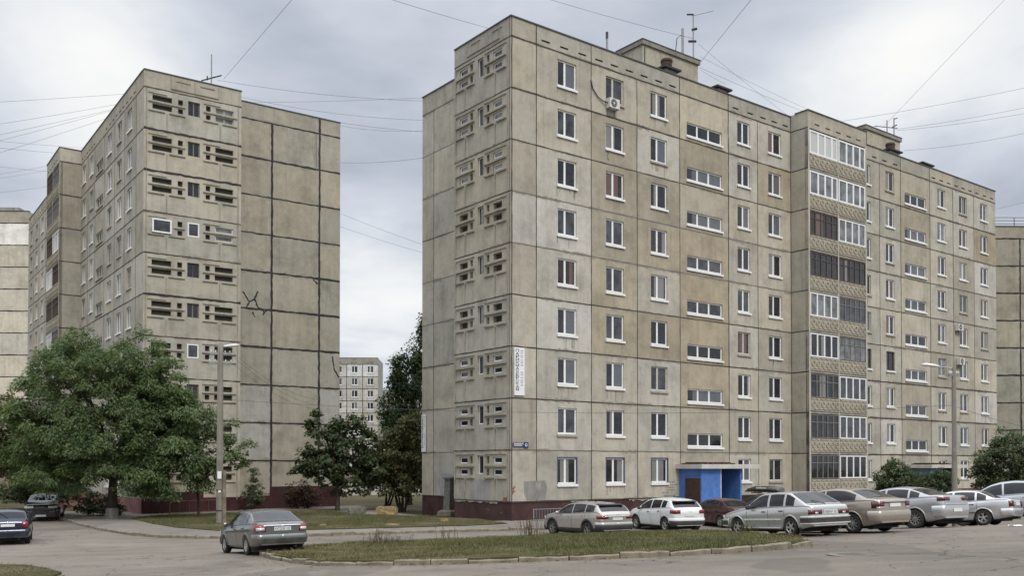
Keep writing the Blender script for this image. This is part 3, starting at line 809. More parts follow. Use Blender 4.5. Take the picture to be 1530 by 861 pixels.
def make_B():
    rnd = random.Random(23)
    root = empty('apartment_building', (-24.74, 63.44, 0), .6144)
    tag(root, 'beige panel block behind the big leafy tree, thick black joints on its blank end wall', 'building')
    z0, F, TOP, N = .70, 2.8, 29.84, 10
    zk = lambda k: z0 + F * k
    PE = Plane((0, 0), (1, 0)); PR = Plane((0, 1.81), (1, 0)); PF = Plane((0, 0), (0, -1))
    wall = MB(); plin = MB()
    UP, UE = 6.67, 15.16
    wide = [(.55, 1.85), (4.82, 6.10)]; slot = [(2.25, 2.58), (4.16, 4.48)]; cen = (2.92, 3.74)
    for k in range(N):
        z1 = zk(k + 1); t = tint_of(rnd, .94, 1.12); H = []
        for (a, b) in wide: H += [(a, b, z1 - .80, z1 - .42), (a, b, z1 - 1.38, z1 - 1.02)]
        for (a, b) in slot: H += [(a, b, z1 - .80, z1 - .42), (a, b, z1 - 1.38, z1 - 1.04)]
        H.append((cen[0], cen[1], z1 - 1.36, z1 - .36))
        panel(wall, PE, 0, UP, zk(k), z1, H, 0, t, depth=.20, back=2)
    panel(wall, PE, 0, UP, zk(N), TOP, [], 0, (.94, .94, .94))
    relief = MB()
    for k in range(N):
        z1 = zk(k + 1)
        for (a, b) in ((.28, 2.75), (3.98, 6.35)):
            pbox(relief, PE, a if not (k == 6 and a < 1) else 2.0, b, z1 - .945, z1 - .875, 0, .075)
            m_ = (a + b) / 2
            pbox(relief, PE, a, m_ - .15, z1 - 1.55, z1 - 1.49, 0, .075); pbox(relief, PE, m_ + .15, b, z1 - 1.55, z1 - 1.49, 0, .075)
            pbox(relief, PE, a, m_, z1 - .33, z1 - .29, 0, .05)
            pbox(relief, PE, m_ - .03, m_ + .03, zk(k) + .06, z1 - 1.56, 0, .035)
        pbox(relief, PE, .14, .20, zk(k) + .05, z1 - .07, 0, .035); pbox(relief, PE, 6.42, 6.48, zk(k) + .05, z1 - .07, 0, .035)
    for s in (1.75, 3.35, 5.0): pbox(relief, PE, s, s + .06, zk(N) + .24, TOP - .12, 0, .04)
    for s in (2.1, 3.75): pbox(relief, PE, s, s + 1.0, TOP - .35, TOP - .29, 0, .04)
    pbox(relief, PE, 1.75, 5.06, zk(N) + .2, zk(N) + .26, 0, .06)
    relief.build('wall_relief', M['trim'], root)
    for k in range(N):
        z1 = zk(k + 1)
        new = k in (6, 3)
        window(root, PE, cen[0] + .01, cen[1] - .01, z1 - 1.35, z1 - .37, () if new else (.5,), 'pvc' if new else ('greywood' if k != 5 else 'brownwood'), 'glass_mid' if new else 'glass', None, 'loggia_window', .14 if not new else .02, .09 if new else .05)
        if k == 6:
            window(root, PE, .56, 1.84, z1 - 1.37, z1 - .43, (), 'pvc', 'glass_mid', None, 'loggia_window', -.06, .10)
            for d0, d1 in ((.80, .42), (1.38, 1.02)): window(root, PE, 4.83, 6.09, z1 - d0, z1 - d1, (), 'pvc', 'glass_pale', None, 'slit_window', .1, .05)
        if k == 9:
            for d0, d1 in ((.80, .42), (1.38, 1.02)): window(root, PE, 4.83, 6.09, z1 - d0, z1 - d1, (.5,), 'oldwhite', 'glass_pale', None, 'slit_window', .14, .04)
    # set-back blank wall, thick tar joints
    for k in range(N):
        for a, b in ((UP - .3, 9.65), (9.65, 13.44), (13.44, UE)):
            t = tint_of(rnd, .90, 1.02)
            if (k in (2, 1) and a < 9) or (k == 2 and a > 13): t = (1.10, 1.16, 1.28)
            if k == 1 and 9 < a < 13: t = (1.02, 1.02, 1.0)
            if k == 3 and a > 13: t = (.98, 1.0, 1.05)
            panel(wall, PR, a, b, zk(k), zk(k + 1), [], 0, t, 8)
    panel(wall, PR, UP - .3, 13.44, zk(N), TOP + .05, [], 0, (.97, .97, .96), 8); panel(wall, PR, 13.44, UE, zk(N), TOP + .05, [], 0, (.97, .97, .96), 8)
    for k in range(1, N + 1): seam(wall, PR, (UP - .3, zk(k)), (UE, zk(k)), .15 if k in (5, 6, 4, 9) else .11, .006, 4, .45, rnd, .3)
    seam(wall, PR, (9.65, z0), (9.65, zk(N)), .17, .007, 4, .35, rnd, .3); seam(wall, PR, (13.44, z0), (13.44, TOP), .16, .007, 4, .35, rnd, .3)
    seam(wall, PR, (13.16, zk(9)), (13.16, zk(10)), .05, .006, 3, .4, rnd, .3)
    # crack repairs smeared with tar
    for P in (((7.45, 15.9), (7.95, 15.2)), ((7.95, 15.2), (8.35, 15.45)), ((8.35, 15.45), (8.6, 16.0)), ((7.95, 15.2), (7.75, 14.75)), ((8.35, 15.45), (8.55, 14.9)), ((8.55, 14.9), (9.1, 14.55)), ((9.1, 14.55), (9.45, 14.75)), ((9.1, 14.55), (9.0, 14.3)), ((8.2, 14.45), (8.35, 14.1)),
              ((14.55, 11.6), (14.7, 10.6)), ((14.7, 10.6), (15.1, 10.0)), ((12.9, 17.4), (13.3, 17.1))):
        seam(wall, PR, P[0], P[1], .10, .009, 4, .6, rnd, .12)
    for k in range(0, N + 1):
        tk = k in (9, 8, 5)
        seam(wall, PE, (0, zk(k)), (UP, zk(k)), .15 if tk else .08, .006, 4 if tk else 1, .5, rnd, .3)
        seam(wall, PF, (-48, zk(k)), (0, zk(k)), .09, .005, 1, .4, rnd, .5)
        smears(wall, PE, 0, UP, zk(k), rnd); smears(wall, PR, UP - .3, UE, zk(k), rnd, .3, .5, 9, .0035)
    # long facade going away: columns in v
    cols = [(0, 2.0, None), (2.0, 5.28, (3.2, 4.5)), (5.28, 8.31, (6.2, 7.55)), (8.31, 11.7, (9.3, 10.7)), (11.7, 15.09, 'stair'), (15.09, 17.7, (15.75, 16.95)), (17.7, 20.5, (18.6, 19.95)),
            (26.45, 30.5, (27.8, 29.1)), (30.5, 33.5, (31.3, 32.5)), (33.5, 37.8, 'stair'), (37.8, 41.4, (38.9, 40.2)), (41.4, 44.9, (42.4, 43.7)), (44.9, 48.0, (45.8, 47.1))]
    for ci, (a, b, win) in enumerate(cols):
        for k in range(N):
            t = tint_of(rnd, .88, 1.13)
            if isinstance(win, str): H = [(-(b - .5), -(a + .5), zk(k) + .4, zk(k) + 1.25)] if k else []
            elif win: H = [(-win[1], -win[0], zk(k) + .93, zk(k) + 2.4)]
            else: H = []
            panel(wall, PF, -b, -a, zk(k), zk(k + 1), H, 0, t)
            for h in H:
                if isinstance(win, str): window(root, PF, *h, (.33, .66), 'oldwhite', 'glass', 'oldsill', 'stair_window')
                else:
                    old = rnd.random() < .35
                    window(root, PF, *h, (.45,), 'oldwhite' if old else 'pvc', rnd.choice(GLASS), 'oldsill' if old else 'sill')
        if b > 8 and k >= 0: pass
        H = []
        if win and not isinstance(win, str):
            st = (b - a) / 3; H = [(-(a + st * (i + .5) + .28), -(a + st * (i + .5) - .28), zk(N) + .3, zk(N) + .42) for i in range(3)]
        panel(wall, PF, -b, -a, zk(N), TOP, H, 0, (.97, .96, .94), depth=.12, back=2)
        if ci: seam(wall, PF, (-a, z0), (-a, zk(N)), .08, .005, 1, .35, rnd, .5)
    # balcony block
    PS = Plane((0, 20.44), (-1, 0)); PB = Plane((-1.7, 0), (0, -1)); PS2 = Plane((0, 26.45), (1, 0))
    for k in range(N):
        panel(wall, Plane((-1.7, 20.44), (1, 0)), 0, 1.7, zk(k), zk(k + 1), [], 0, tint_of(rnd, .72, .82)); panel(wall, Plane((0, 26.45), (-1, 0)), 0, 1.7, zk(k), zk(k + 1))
        pbox(wall, PB, -26.4, -20.5, zk(k) - .06, zk(k) + .08, -1.68, 0, 5)
        panel(wall, PF, -26.45, -20.44, zk(k), zk(k + 1), [], -.02, (.9, .9, .9))
        seam(wall, Plane((-1.7, 20.44), (1, 0)), (0, zk(k)), (1.7, zk(k)), .10, .005, 1, .4, rnd, .3)
        for a, b in ((20.6, 23.4), (23.55, 26.3)):
            st, g = rnd.choice([('pvc', 'glass_pale'), ('pvc', 'glass_mid'), ('brown', 'glass_pink'), ('brown', 'glass'), ('grey', 'glass_mid')]) if k != 5 else ('brown', 'glass_pink')
            balcony(root, PB, -b, -a, zk(k), st, g)
    P1 = Plane((-1.7, 20.44), (1, 0))
    panel(wall, P1, 0, 1.7, zk(N), TOP); panel(wall, PB, -26.45, -20.44, zk(N) - .02, TOP, [(-26 + i * 1.0, -25.5 + i * 1.0, zk(N) + .3, zk(N) + .42) for i in range(5)], 0, (.95, .95, .93), depth=.12, back=2); panel(wall, Plane((0, 26.45), (-1, 0)), 0, 1.7, zk(N), TOP)
    seam(wall, P1, (0, zk(N)), (1.7, zk(N)), .10, .005, 1, .4, rnd, .3)
    for s in (-26.45, -23.53, -20.59): pbox(wall, PB, s, s + .15, z0, zk(N) - .02, -.25, .012, 0)
    # back faces
    panel(wall, Plane((UE, 1.81), (0, 1)), 0, 46.2, z0, TOP); panel(wall, Plane((UE, 48), (-1, 0)), 0, UE, z0, TOP); panel(wall, Plane((UP, 0), (0, 1)), 0, 1.81, z0, TOP)
    wall.build('wall', wall_mats('wall') + [M['wall_end'], M['smear'], M['streak']], root)
    for pl, a, b, z, m in ((PE, 0, UP, .92, 0), (PR, UP - .3, 9.6, .92, 0), (PR, 9.6, UE, 1.58, 0), (PF, -20.44, 0, .92, 1), (PF, -48, -26.45, .92, 1), (PB, -26.45, -20.44, .92, 1), (P1, 0, 1.7, .92, 1), (Plane((UE, 1.81), (0, 1)), 0, 46.2, .9, 0)):
        panel(plin, pl, a, b, -1.2, z, [], .02, m=m); plin.face([pl(a, z, .02), pl(b, z, .02), pl(b, z, 0), pl(a, z, 0)], m)
    pbox(plin, PE, 1.85, 4.11, .922, 1.33, .0, .018, 0)
    plin.build('plinth', [M['plinth_b'], M['plinth_pink']], root)
    rf = MB(); rf.face([(0, 0, TOP - .5), (UP, 0, TOP - .5), (UP, 1.81, TOP - .5), (0, 1.81, TOP - .5)]); rf.face([(0, 1.81, TOP - .5), (UE, 1.81, TOP - .5), (UE, 48, TOP - .5), (0, 48, TOP - .5)]); rf.face([(-1.7, 20.44, TOP - .5), (.1, 20.44, TOP - .5), (.1, 26.45, TOP - .5), (-1.7, 26.45, TOP - .5)]); rf.build('roof', M['roof'], root)
    co = MB(); pbox(co, PE, -.03, UP + .03, TOP, TOP + .07, -.35, .05); pbox(co, PR, UP + .03, UE + .03, TOP + .05, TOP + .12, -.35, .05)
    pbox(co, PF, -20.44, -.352, TOP + .002, TOP + .072, -.35, .05); pbox(co, PF, -48, -26.45, TOP + .002, TOP + .072, -.35, .05); pbox(co, PB, -26.48, -20.41, TOP + .004, TOP + .074, -.35, .05); pbox(co, P1, .352, 1.648, TOP + .001, TOP + .071, -.35, .05)
    co.build('roof_edge', M['coping'], root)
    for v in (11.2, 14.9):
        b = MB(); b.box(1.0, 1.9, v, v + .9, TOP - .5, TOP + .55); o = b.build('vent_shaft', M['wall_grey'], root)
        c = MB(); c.box(.8, 2.1, v - .2, v + 1.1, TOP + .55, TOP + .66); c.build('cap', M['darkmetal'], o)
    return root
B_ROOT = make_B()

# ---------------------------------------------------------------- other blocks around
def block(label, loc, rz, W, D, z0, floors, win_cols, wmat='wall_grey', joints=(), jw=.12, jm=4, top=1.1, band=None, rail=False, F=2.8, tints=(.85, 1.0), seed=5, hat=None):
    rnd = random.Random(seed)
    root = empty('apartment_building', (loc[0], loc[1], 0), rz); tag(root, label, 'building')
    P = Plane((0, 0), (1, 0)); mb = MB(); zk = lambda k: z0 + F * k; edges = [0] + list(joints) + [W]; TOP = zk(floors) + top
    for k in range(floors):
        for a, b in zip(edges, edges[1:]):
            t = tint_of(rnd, *tints); m = 0
            if band and k in band[0] and a >= band[1] - .01: t = (1.9, 2.0, 2.2)
            H = [(x, x + 1.4, zk(k) + .9, zk(k) + 2.4) for x in win_cols if a < x < b]
            panel(mb, P, a, b, zk(k), zk(k + 1), H, 0, t)
            for h in H: window(root, P, *h, (.45,), 'pvc', rnd.choice(['glass', 'glass_mid', 'glass_curtain']), 'sill')
    panel(mb, P, 0, W, zk(floors), TOP, [(x - .2 + i * .9, x + .3 + i * .9, zk(floors) + .35, zk(floors) + .5) for x in win_cols for i in range(2)], 0, (.9, .88, .85), depth=.1, back=2)
    for k in range(floors + 1): seam(mb, P, (0, zk(k)), (W, zk(k)), jw, .006, jm, .4, rnd, .4)
    for x in edges[1:-1]: seam(mb, P, (x, z0), (x, zk(floors)), jw, .007, jm, .35, rnd, .4)
    panel(mb, Plane((W, 0), (0, 1)), 0, D, z0, TOP); panel(mb, Plane((W, D), (-1, 0)), 0, W, z0, TOP); panel(mb, Plane((0, D), (0, -1)), 0, D, z0, TOP)
    panel(mb, P, 0, W, z0 - 3, z0, [], -.02, (.6, .5, .5))
    mb.build('wall', wall_mats(wmat), root)
    r = MB(); r.face([(0, 0, TOP - .4), (W, 0, TOP - .4), (W, D, TOP - .4), (0, D, TOP - .4)]); r.build('roof', M['roof'], root)
    c = MB(); pbox(c, P, -.05, W + .05, TOP, TOP + .08, -.4, .06); c.build('roof_edge', M['coping'], root)
    if hat:
        h = MB(); h.box(*hat, TOP - .4, TOP + 1.3); h.build('machine_room', M['wall_grey'], root)
    if rail:
        h = MB(); x = .3
        while x < W: h.tube([(x, .3, TOP - .3), (x, .3, TOP + 1.0)], .035, 6); x += 2.2
        for z in (.35, .68, 1.0): h.tube([(0, .3, TOP + z), (W, .3, TOP + z)], .03, 6)
        h.build('railing', M['darkmetal'], root)
    return root
# far block seen between the two large ones
block('distant block with white top-floor panels, in the gap between the two large blocks', (-50.0, 217.0), .04, 19.2, 12, 1.2, 9, [2.4, 6.0, 9.6, 13.2, 16.8], 'wall_grey', (1.3, 4.9, 8.5, 12.1, 15.7), .16, 1, 1.5, ((8,), 12.1), False, 2.8, (1.3, 1.7), 8)
block('sliver of a distant grey block just left of the tall poplar', (-38.5, 270.0), .02, 14, 12, 1.2, 8, [1.0, 5.0], 'wall_grey', (3.5, 7, 10.5), .12, 1, 1.0, None, False, 2.8, (.8, .95), 9)
# blank end wall beyond the right end of the main block
block('blank panel end wall with a roof railing, past the right end of the main block', (49.0, 96.6), .02, 24, 14, 1.15, 9, [], 'wall_end', (2.9, 8.9, 13, 18), .16, 4, 1.25, None, True, 2.8, (.80, .98), 31)
# pale end wall at the left edge
block('tall panel block cut by the left edge, its end wall with a white rendered top', (-82.0, 117.5), .03, 21.6, 14, 3.2, 11, [], 'wall', (6, 12), .13, 4, 1.5, ((10,), 0), False, 2.75, (1.25, 1.6), 13, (2, 19, 3, 9))
# ---------------------------------------------------------------- signs on the walls
def text_mesh(body, size, mat, spacing=1.0, align='CENTER', depth=.004, line=1.0):
    cu = bpy.data.curves.new('lettering', 'FONT'); cu.body = body; cu.size = size; cu.align_x = align; cu.align_y = 'TOP'; cu.extrude = depth; cu.space_line = line; cu.space_character = spacing
    o = bpy.data.objects.new('lettering', cu); COL.objects.link(o)
    dg = bpy.context.evaluated_depsgraph_get(); me = bpy.data.meshes.new_from_object(o.evaluated_get(dg))
    COL.objects.unlink(o); bpy.data.objects.remove(o); bpy.data.curves.remove(cu)
    me.materials.clear(); me.materials.append(mat)
    # stand it up: text lies in XY -> XZ facing -y
    me.transform(Matrix(((1, 0, 0, 0), (0, 0, -1, 0), (0, 1, 0, 0), (0, 0, 0, 1))))
    return me
def hair_sign(label, loc, rz, w, h, bold=True):
    root = empty('shop_sign', loc, rz); tag(root, label, 'sign', 'vertical hairdresser signs on the main block')
    b = MB(); b.box(0, w, -.03, 0, 0, h); b.build('board', M['white'], root)
    word = 'ПАРИКМАХЕРСКАЯ'; n = len(word); step = (h * .875) / n
    for i, ch in enumerate(word):
        me = text_mesh(ch, step * 1.32, M['black']); xs = [v.co.x for v in me.vertices]; zs = [v.co.z for v in me.vertices]
        sx = (w * .30) / (max(xs) - min(xs)); sz = step * .86 / (max(zs) - min(zs))
        me.transform(Matrix.Diagonal((sx * 1.05, 1, sz, 1)))
        for v in me.vertices: v.co.x += .0
        zt = max(v.co.z for v in me.vertices)
        if i == 0: lt = link(bpy.data.objects.new('lettering', me), root); lt.location = (w * .28, -.035, h * .965 - zt); base = lt
        else:
            me.transform(Matrix.Translation((0, 0, (h * .965 - i * step - zt) - base.location.z)))
            bm = bmesh.new(); bm.from_mesh(base.data); bm.from_mesh(me); bm.to_mesh(base.data); bm.free()
    s = MB(); rr = random.Random(3)
    for z0, z1 in ((.64, .95), (.20, .50)):
        z = h * z1
        while z > h * z0:
            hh = rr.uniform(.05, .10); s.box(w * .60, w * .86, -.034, -.031, z - hh, z); z -= hh + rr.uniform(.03, .09)
    s.build('lettering', M['signgrey'], root)
    return root
hair_sign('tall white hairdresser sign with black letters at the near corner of the main block', AW(.17, -.045, 6.93), .654, .70, 2.58)
hair_sign('narrow white hairdresser sign at the far left edge of the main block, beside the poplar', AW(2.50, 12.97, 4.05), .654 - math.pi / 2, .52, 2.45)
r = empty('street_sign', AW(.10, -.035, 4.10), .654); tag(r, 'small dark blue street name plate under the white hairdresser sign', 'sign')
b = MB(); b.box(0, .74, -.02, 0, .06, .27); b.box(.74, 1.04, -.022, 0, 0, .31); b.build('plate', M['signblue'], r)
b = MB(); rr = random.Random(2)
for z, x1 in ((.185, .68), (.10, .62)):
    x = .05
    while x < x1:
        w = rr.uniform(.03, .055); b.box(x, x + w, -.024, -.021, z, z + .05); x += w + .015
b.lathe([(.05, -.026), (.085, -.024)], 12, axis='y', c=(.89, 0, .155)); b.build('lettering', M['white'], r)

# ---------------------------------------------------------------- air conditioners
def air_con(label, loc, rz, bracket=True):
    r = empty('air_conditioner', loc, rz); tag(r, label, 'air conditioner', 'air conditioners on the main block')
    b = MB(); b.box(0, .80, -.36, -.04, 0, .56); b.build('casing', M['acwhite'], r)
    f = MB(); f.lathe([(.21, -.372), (.235, -.365), (.235, -.36)], 18, axis='y', c=(.34, 0, .28)); f.lathe([(0, -.366), (.20, -.366)], 18, axis='y', c=(.34, 0, .28)); f.build('fan_grille', M['darkmetal'], r)
    f = MB()
    for k in range(8):
        a = k * math.pi / 4; f.box(-.008, .008, -.374, -.371, .03, .20, M=Matrix.Translation((.34, 0, .28)) @ Matrix.Rotation(a, 4, 'Y'))
    f.lathe([(.0, -.376), (.05, -.373)], 12, axis='y', c=(.34, 0, .28)); f.build('fan_guard', M['acwhite'], r)
    f = MB()
    for x in (.1, .68): f.box(x, x + .04, -.38, 0, -.05, 0); f.box(x, x + .04, -.05, 0, -.35, 0)
    f.build('bracket', M['metal'], r)
    return r
air_con('white air conditioner under the top-floor window, dark cable rising beside it', AW(6.95, 0, 24.02), .654)
air_con('white air conditioner high on the right half, between two windows, above another one', AW(46.75, 0, 14.45), .654)
air_con('white air conditioner on the right half, behind the head of the lamp pole', AW(46.95, 0, 11.60), .654)
c = MB(); c.tube([AW(5.75, -.05, 25.4), AW(5.9, -.06, 24.9), AW(6.3, -.07, 24.5), AW(6.7, -.08, 24.35), AW(6.95, -.2, 24.3)], .035, 6)
tag(c.build('cable', M['wire']), 'dark cable sagging across the wall to the top-floor air conditioner', 'cable')

# ---------------------------------------------------------------- aerials on the roofs
def aerial(label, p, parts, group='roof aerials'):
    r = empty('roof_antenna', p); tag(r, label, 'antenna', group)
    for pts, rad in parts[0]:
        m = MB(); m.tube(pts, rad, 6); m.build('mast', M['metal'], r)
    for pts, rad in parts[1]:
        m = MB(); m.tube(pts, rad, 5); m.build('crossbar', M['darkmetal'], r)
    return r
mp = AW(18.6, 4.6, 31.5)
aerial('twin-mast aerial on the bigger roof hut of the main block', mp, ([([(0, 0, 0), (0, 0, 2.2)], .09), ([(.75, 0, -.6), (.75, 0, 3.2)], .05)], [([(.75, -.1, 3.15), (.3, 0, 3.2)], .06), ([(.65, 0, 2.1), (1.0, 0, 2.2)], .10), ([(.4, 0, 1.3), (.95, 0, 1.3)], .09), ([(0, 0, 1.8), (-.4, 0, 1.5), (-.55, 0, 0)], .03), ([(.75, 0, 3.1), (2.2, .1, 3.5)], .015)]))
aerial('thin branched aerial on the second, farther roof hut', AW(44.4, 4.6, 31.5), ([([(0, 0, 0), (0, 0, 1.5)], .05), ([(.6, 0, 0), (.6, 0, 1.7)], .05)], [([(-1.1, 0, 1.0), (.9, 0, .8)], .035), ([(.6, 0, 1.6), (.9, 0, 1.7)], .04), ([(.45, 0, .9), (.85, 0, 1.1)], .05)]))
aerial('short dark pipe standing on the roof above the top-floor air conditioner', AW(8.2, 1.2, 27.0), ([([(0, 0, 0), (0, 0, 2.3)], .07)], [([(0, 0, 1.9), (0, 0, 2.3)], .085)]), None)
aerial('aerial with a slanting crossbar on the left block roof', BW(4.9, 1.2, 29.6), ([([(0, 0, 0), (0, 0, 2.9)], .045)], [([(-.75, .1, 1.05), (.75, -.1, 1.35)], .05), ([(-.3, 0, 1.05), (-.3, 0, 1.35)], .05)]))

# ---------------------------------------------------------------- lamp poles
def lamp_pole(label, loc, h, r0, r1, arms, lamps, foot=None):
    root = empty('utility_pole', (loc[0], loc[1], T(*loc))); tag(root, label, 'pole')
    m = MB(); m.tube([(0, 0, -.3), (0, 0, h * .5), (0, 0, h)], [r0, (r0 + r1) / 2, r1], 8, smooth=False); m.build('shaft', M['poleconc'], root)
    if foot:
        m = MB(); m.tube([(foot[0], foot[1], -.3), (foot[0], foot[1], foot[2])], [.14, .12], 4, smooth=False); m.build('concrete_stub', M['kerb'], root)
        m = MB()
        for z in (.8, 1.9, foot[2] - .3):
            m = MB(); m.lathe([(r0 + .02, z), (r0 + .02, z + .05)], 10); m.build('binding_wire', M['darkmetal'], root)
    for z, a, w in arms:
        m = MB(); m.box(-w, w, -.05, .05, z - .05, z + .05, M=Matrix.Rotation(a, 4, 'Z')); arm = m.build('crossarm', M['metal'], root)
        for t in (-w + .06, -w * .45, w * .45, w - .06):
            m = MB(); m.lathe([(.012, 0), (.035, .04), (.042, .09), (.025, .13), (.0, .15)], 8, c=(t * math.cos(a), t * math.sin(a), z + .04)); m.build('insulator', M['acwhite'], arm)
    for (z, a, L, up) in lamps:
        d = Vector((math.cos(a), math.sin(a), 0)); m = MB()
        m.tube([Vector((0, 0, z)), d * .3 + Vector((0, 0, z + up * .5)), d * L + Vector((0, 0, z + up))], .03, 7); ar = m.build('lamp_arm', M['metal'], root)
        m = MB(); Rm = Matrix.Translation(d * L + Vector((0, 0, z + up))) @ Matrix.Rotation(a, 4, 'Z') @ Matrix.Rotation(-.12, 4, 'Y')
        prof = [(-.05, .05, .05), (.05, .11, .09), (.30, .16, .12), (.62, .15, .12), (.80, .08, .06)]
        rings = []
        for x, hw, hh in prof:
            rings.append([Rm @ Vector((x, hw * math.cos(t), hh * (math.sin(t) if math.sin(t) > 0 else math.sin(t) * .35))) for t in [2 * math.pi * q / 12 for q in range(12)]])
        m.raw([q for r_ in rings for q in r_], [(i * 12 + q, i * 12 + (q + 1) % 12, (i + 1) * 12 + (q + 1) % 12, (i + 1) * 12 + q) for i in range(4) for q in range(12)] + [tuple(range(12))[::-1], tuple(48 + q for q in range(12))], smooth=True)
        m.build('lamp_head', M['acwhite'], ar)
    return root
lamp_pole('tall weathered lamp pole in front of the left block, a paper notice stuck on it', (-15.85, 51.5), 9.85, .195, .155, [(8.85, .35, .62), (9.35, .35, .55)], [(9.6, .2, .18, .12)], (.24, -.06, 3.0))
p_ = [o for o in COL.objects if o.name == 'utility_pole'][0]
m = MB(); m.box(-.07, .15, -.205, -.195, 2.55, 2.95); m.box(-.02, .12, -.205, -.196, 1.8, 1.92); m.build('paper_notice', M['white'], p_)
lamp_pole('slimmer lamp pole before the right half of the main block, its arm pointing left', (20.98, 45.0), 7.55, .145, .10, [(7.2, .2, .28)], [(7.5, math.pi - .1, .70, .10)])
# ---------------------------------------------------------------- concrete gatepost stump, blocks, lumps
z = T(-3.93, 59.1) + .12
r = empty('concrete_post', (-3.95, 58.8, z), .25); tag(r, 'weathered leaning concrete post on a square foot by the end wall of the main block', 'post')
m = MB(); m.tube([(0, 0, .1), (.04, 0, 1.1), (.07, .02, 2.18)], [.34, .31, .30], 4, smooth=False); m.build('shaft', M['oldstone'], r)
m = MB(); m.tube([(.06, 0, 2.18), (.06, 0, 2.28)], [.42, .40], 4, smooth=False); m.build('cap', M['oldstone'], r)
m = MB(); m.tube([(0, 0, -.1), (0, 0, .16), (0, 0, .26)], [.72, .66, .45], 4, smooth=False); m.build('foot', M['kerb'], r)
def rough_block(name, label, loc, dims, mat, seed, rz=0, cat='block', group=None):
    bm = bmesh.new(); bmesh.ops.create_cube(bm, size=1); bmesh.ops.bevel(bm, geom=bm.edges[:], offset=.10, segments=2, affect='EDGES'); bmesh.ops.subdivide_edges(bm, edges=bm.edges[:], cuts=2, use_grid_fill=True)
    rr = random.Random(seed)
    for v in bm.verts:
        v.co = Vector((v.co.x * dims[0], v.co.y * dims[1], (v.co.z + .5) * dims[2])) + Vector((rr.uniform(-.03, .03), rr.uniform(-.03, .03), rr.uniform(-.03, .03))) * min(1, dims[2] * 2)
    me = bpy.data.meshes.new(name); bm.to_mesh(me); bm.free(); me.materials.append(mat)
    o = bpy.data.objects.new(name, me); o.location = (loc[0], loc[1], T(*loc) + .10); o.rotation_euler = (0, 0, rz)
    return tag(link(o), label, cat, group)
rough_block('concrete_block', 'yellow-painted concrete block lying under the bushes, nearer the main block', (-7.75, 59.0), (1.25, .6, .52), M['yellowstone'], 1, -.1)
rough_block('concrete_block', 'grey-brown concrete block lying left of the yellow one, half in shade', (-9.75, 59.6), (1.15, .6, .45), M['oldstone'], 2, .1)
rough_block('stone_lump', 'small yellow lump on the lawn near the concrete post', (-3.6, 50.6), (.42, .3, .17), M['yellowstone'], 3)
rough_block('stone_lump', 'small yellow lump on the lawn behind the parked grey sedan', (-9.5, 47.8), (.34, .25, .13), M['yellowstone'], 4)
rough_block('stone_lump', 'broken pale lump lying flat by the middle of the lawn', (-6.0, 47.6), (.7, .3, .12), M['yellowstone'], 5)
M['whitewash'] = simple('whitewashed_concrete', (.55, .54, .51), .9, 0, .15, 1)
# ---------------------------------------------------------------- low fences
def low_fence(label, p0, p1, h, nb, mat, rails=(.08, 1.0), n2=6):
    root = empty('low_fence', (p0[0], p0[1], T(*p0) + .12)); tag(root, label, 'fence')
    d = Vector((p1[0] - p0[0], p1[1] - p0[1], T(*p1) - T(*p0)))
    m = MB()
    for t in rails: m.tube([(0, 0, h * t), (d.x, d.y, d.z + h * t)], .022, 6)
    m.build('rail', mat, root)
    m = MB()
    for i in range(1, nb): q = d * (i / nb); m.tube([(q.x, q.y, q.z + h * rails[0]), (q.x, q.y, q.z + h * rails[-1])], .012, 5)
    m.build('bars', mat, root)
    for t in (0, 1): q = d * t; m = MB(); m.tube([(q.x, q.y, q.z - .2), (q.x, q.y, q.z + h * 1.06)], .035, 6); m.build('post', mat, root)
fa, fb = AW(.75, -1.0, 0), AW(5.8, -1.0, 0)
low_fence('pale blue low railing in front of the dark plinth, left of the silver estate car', (fa.x, fa.y), (fb.x, fb.y), .62, 26, M['fenceblue'])
fa, fb = BW(1.4, -1.6, 0), BW(4.6, -1.6, 0)
low_fence('rusty brown low railing in front of the left block plinth, left of the lamp pole', (fa.x, fa.y), (fb.x, fb.y), .85, 5, M['fencebrown'], (.1, 1.0))
fa, fb = BW(6.9, -.4, 0), BW(11.6, -.4, 0)
low_fence('maroon picket fence against the left block, behind the small shrubs', (fa.x, fa.y), (fb.x, fb.y), 1.25, 30, M['plinth_b'], (.15, .9))
M['oldmanhole'] = simple('worn_iron', (.10, .088, .075), .8, .2, .3, 9)
# ---------------------------------------------------------------- manhole in the road
z = T(7.6, 21.2); m = MB(); m.lathe([(0, .012), (.33, .012), (.34, .008)], 28, c=(7.6, 21.2, z)); o = m.build('manhole_cover', M['oldmanhole']); tag(o, 'round iron manhole cover in the road at lower right', 'manhole cover')
m = MB(); m.lathe([(.345, .008), (.36, .014), (.52, .006), (.56, .001)], 28, c=(7.6, 21.2, z)); m.build('collar', M['oldstone'], o)

m = MB()
for i in range(9):
    x0 = -26 + i * 3.0; m.box(x0, x0 + 2.92, 108 - .08, 108 + .08, T(x0, 108) - .3, T(x0, 108) + 1.5)
tag(m.build('concrete_fence', M['whitewash'], weld=False), 'pale concrete fence glimpsed between the trunks in the gap', 'fence')
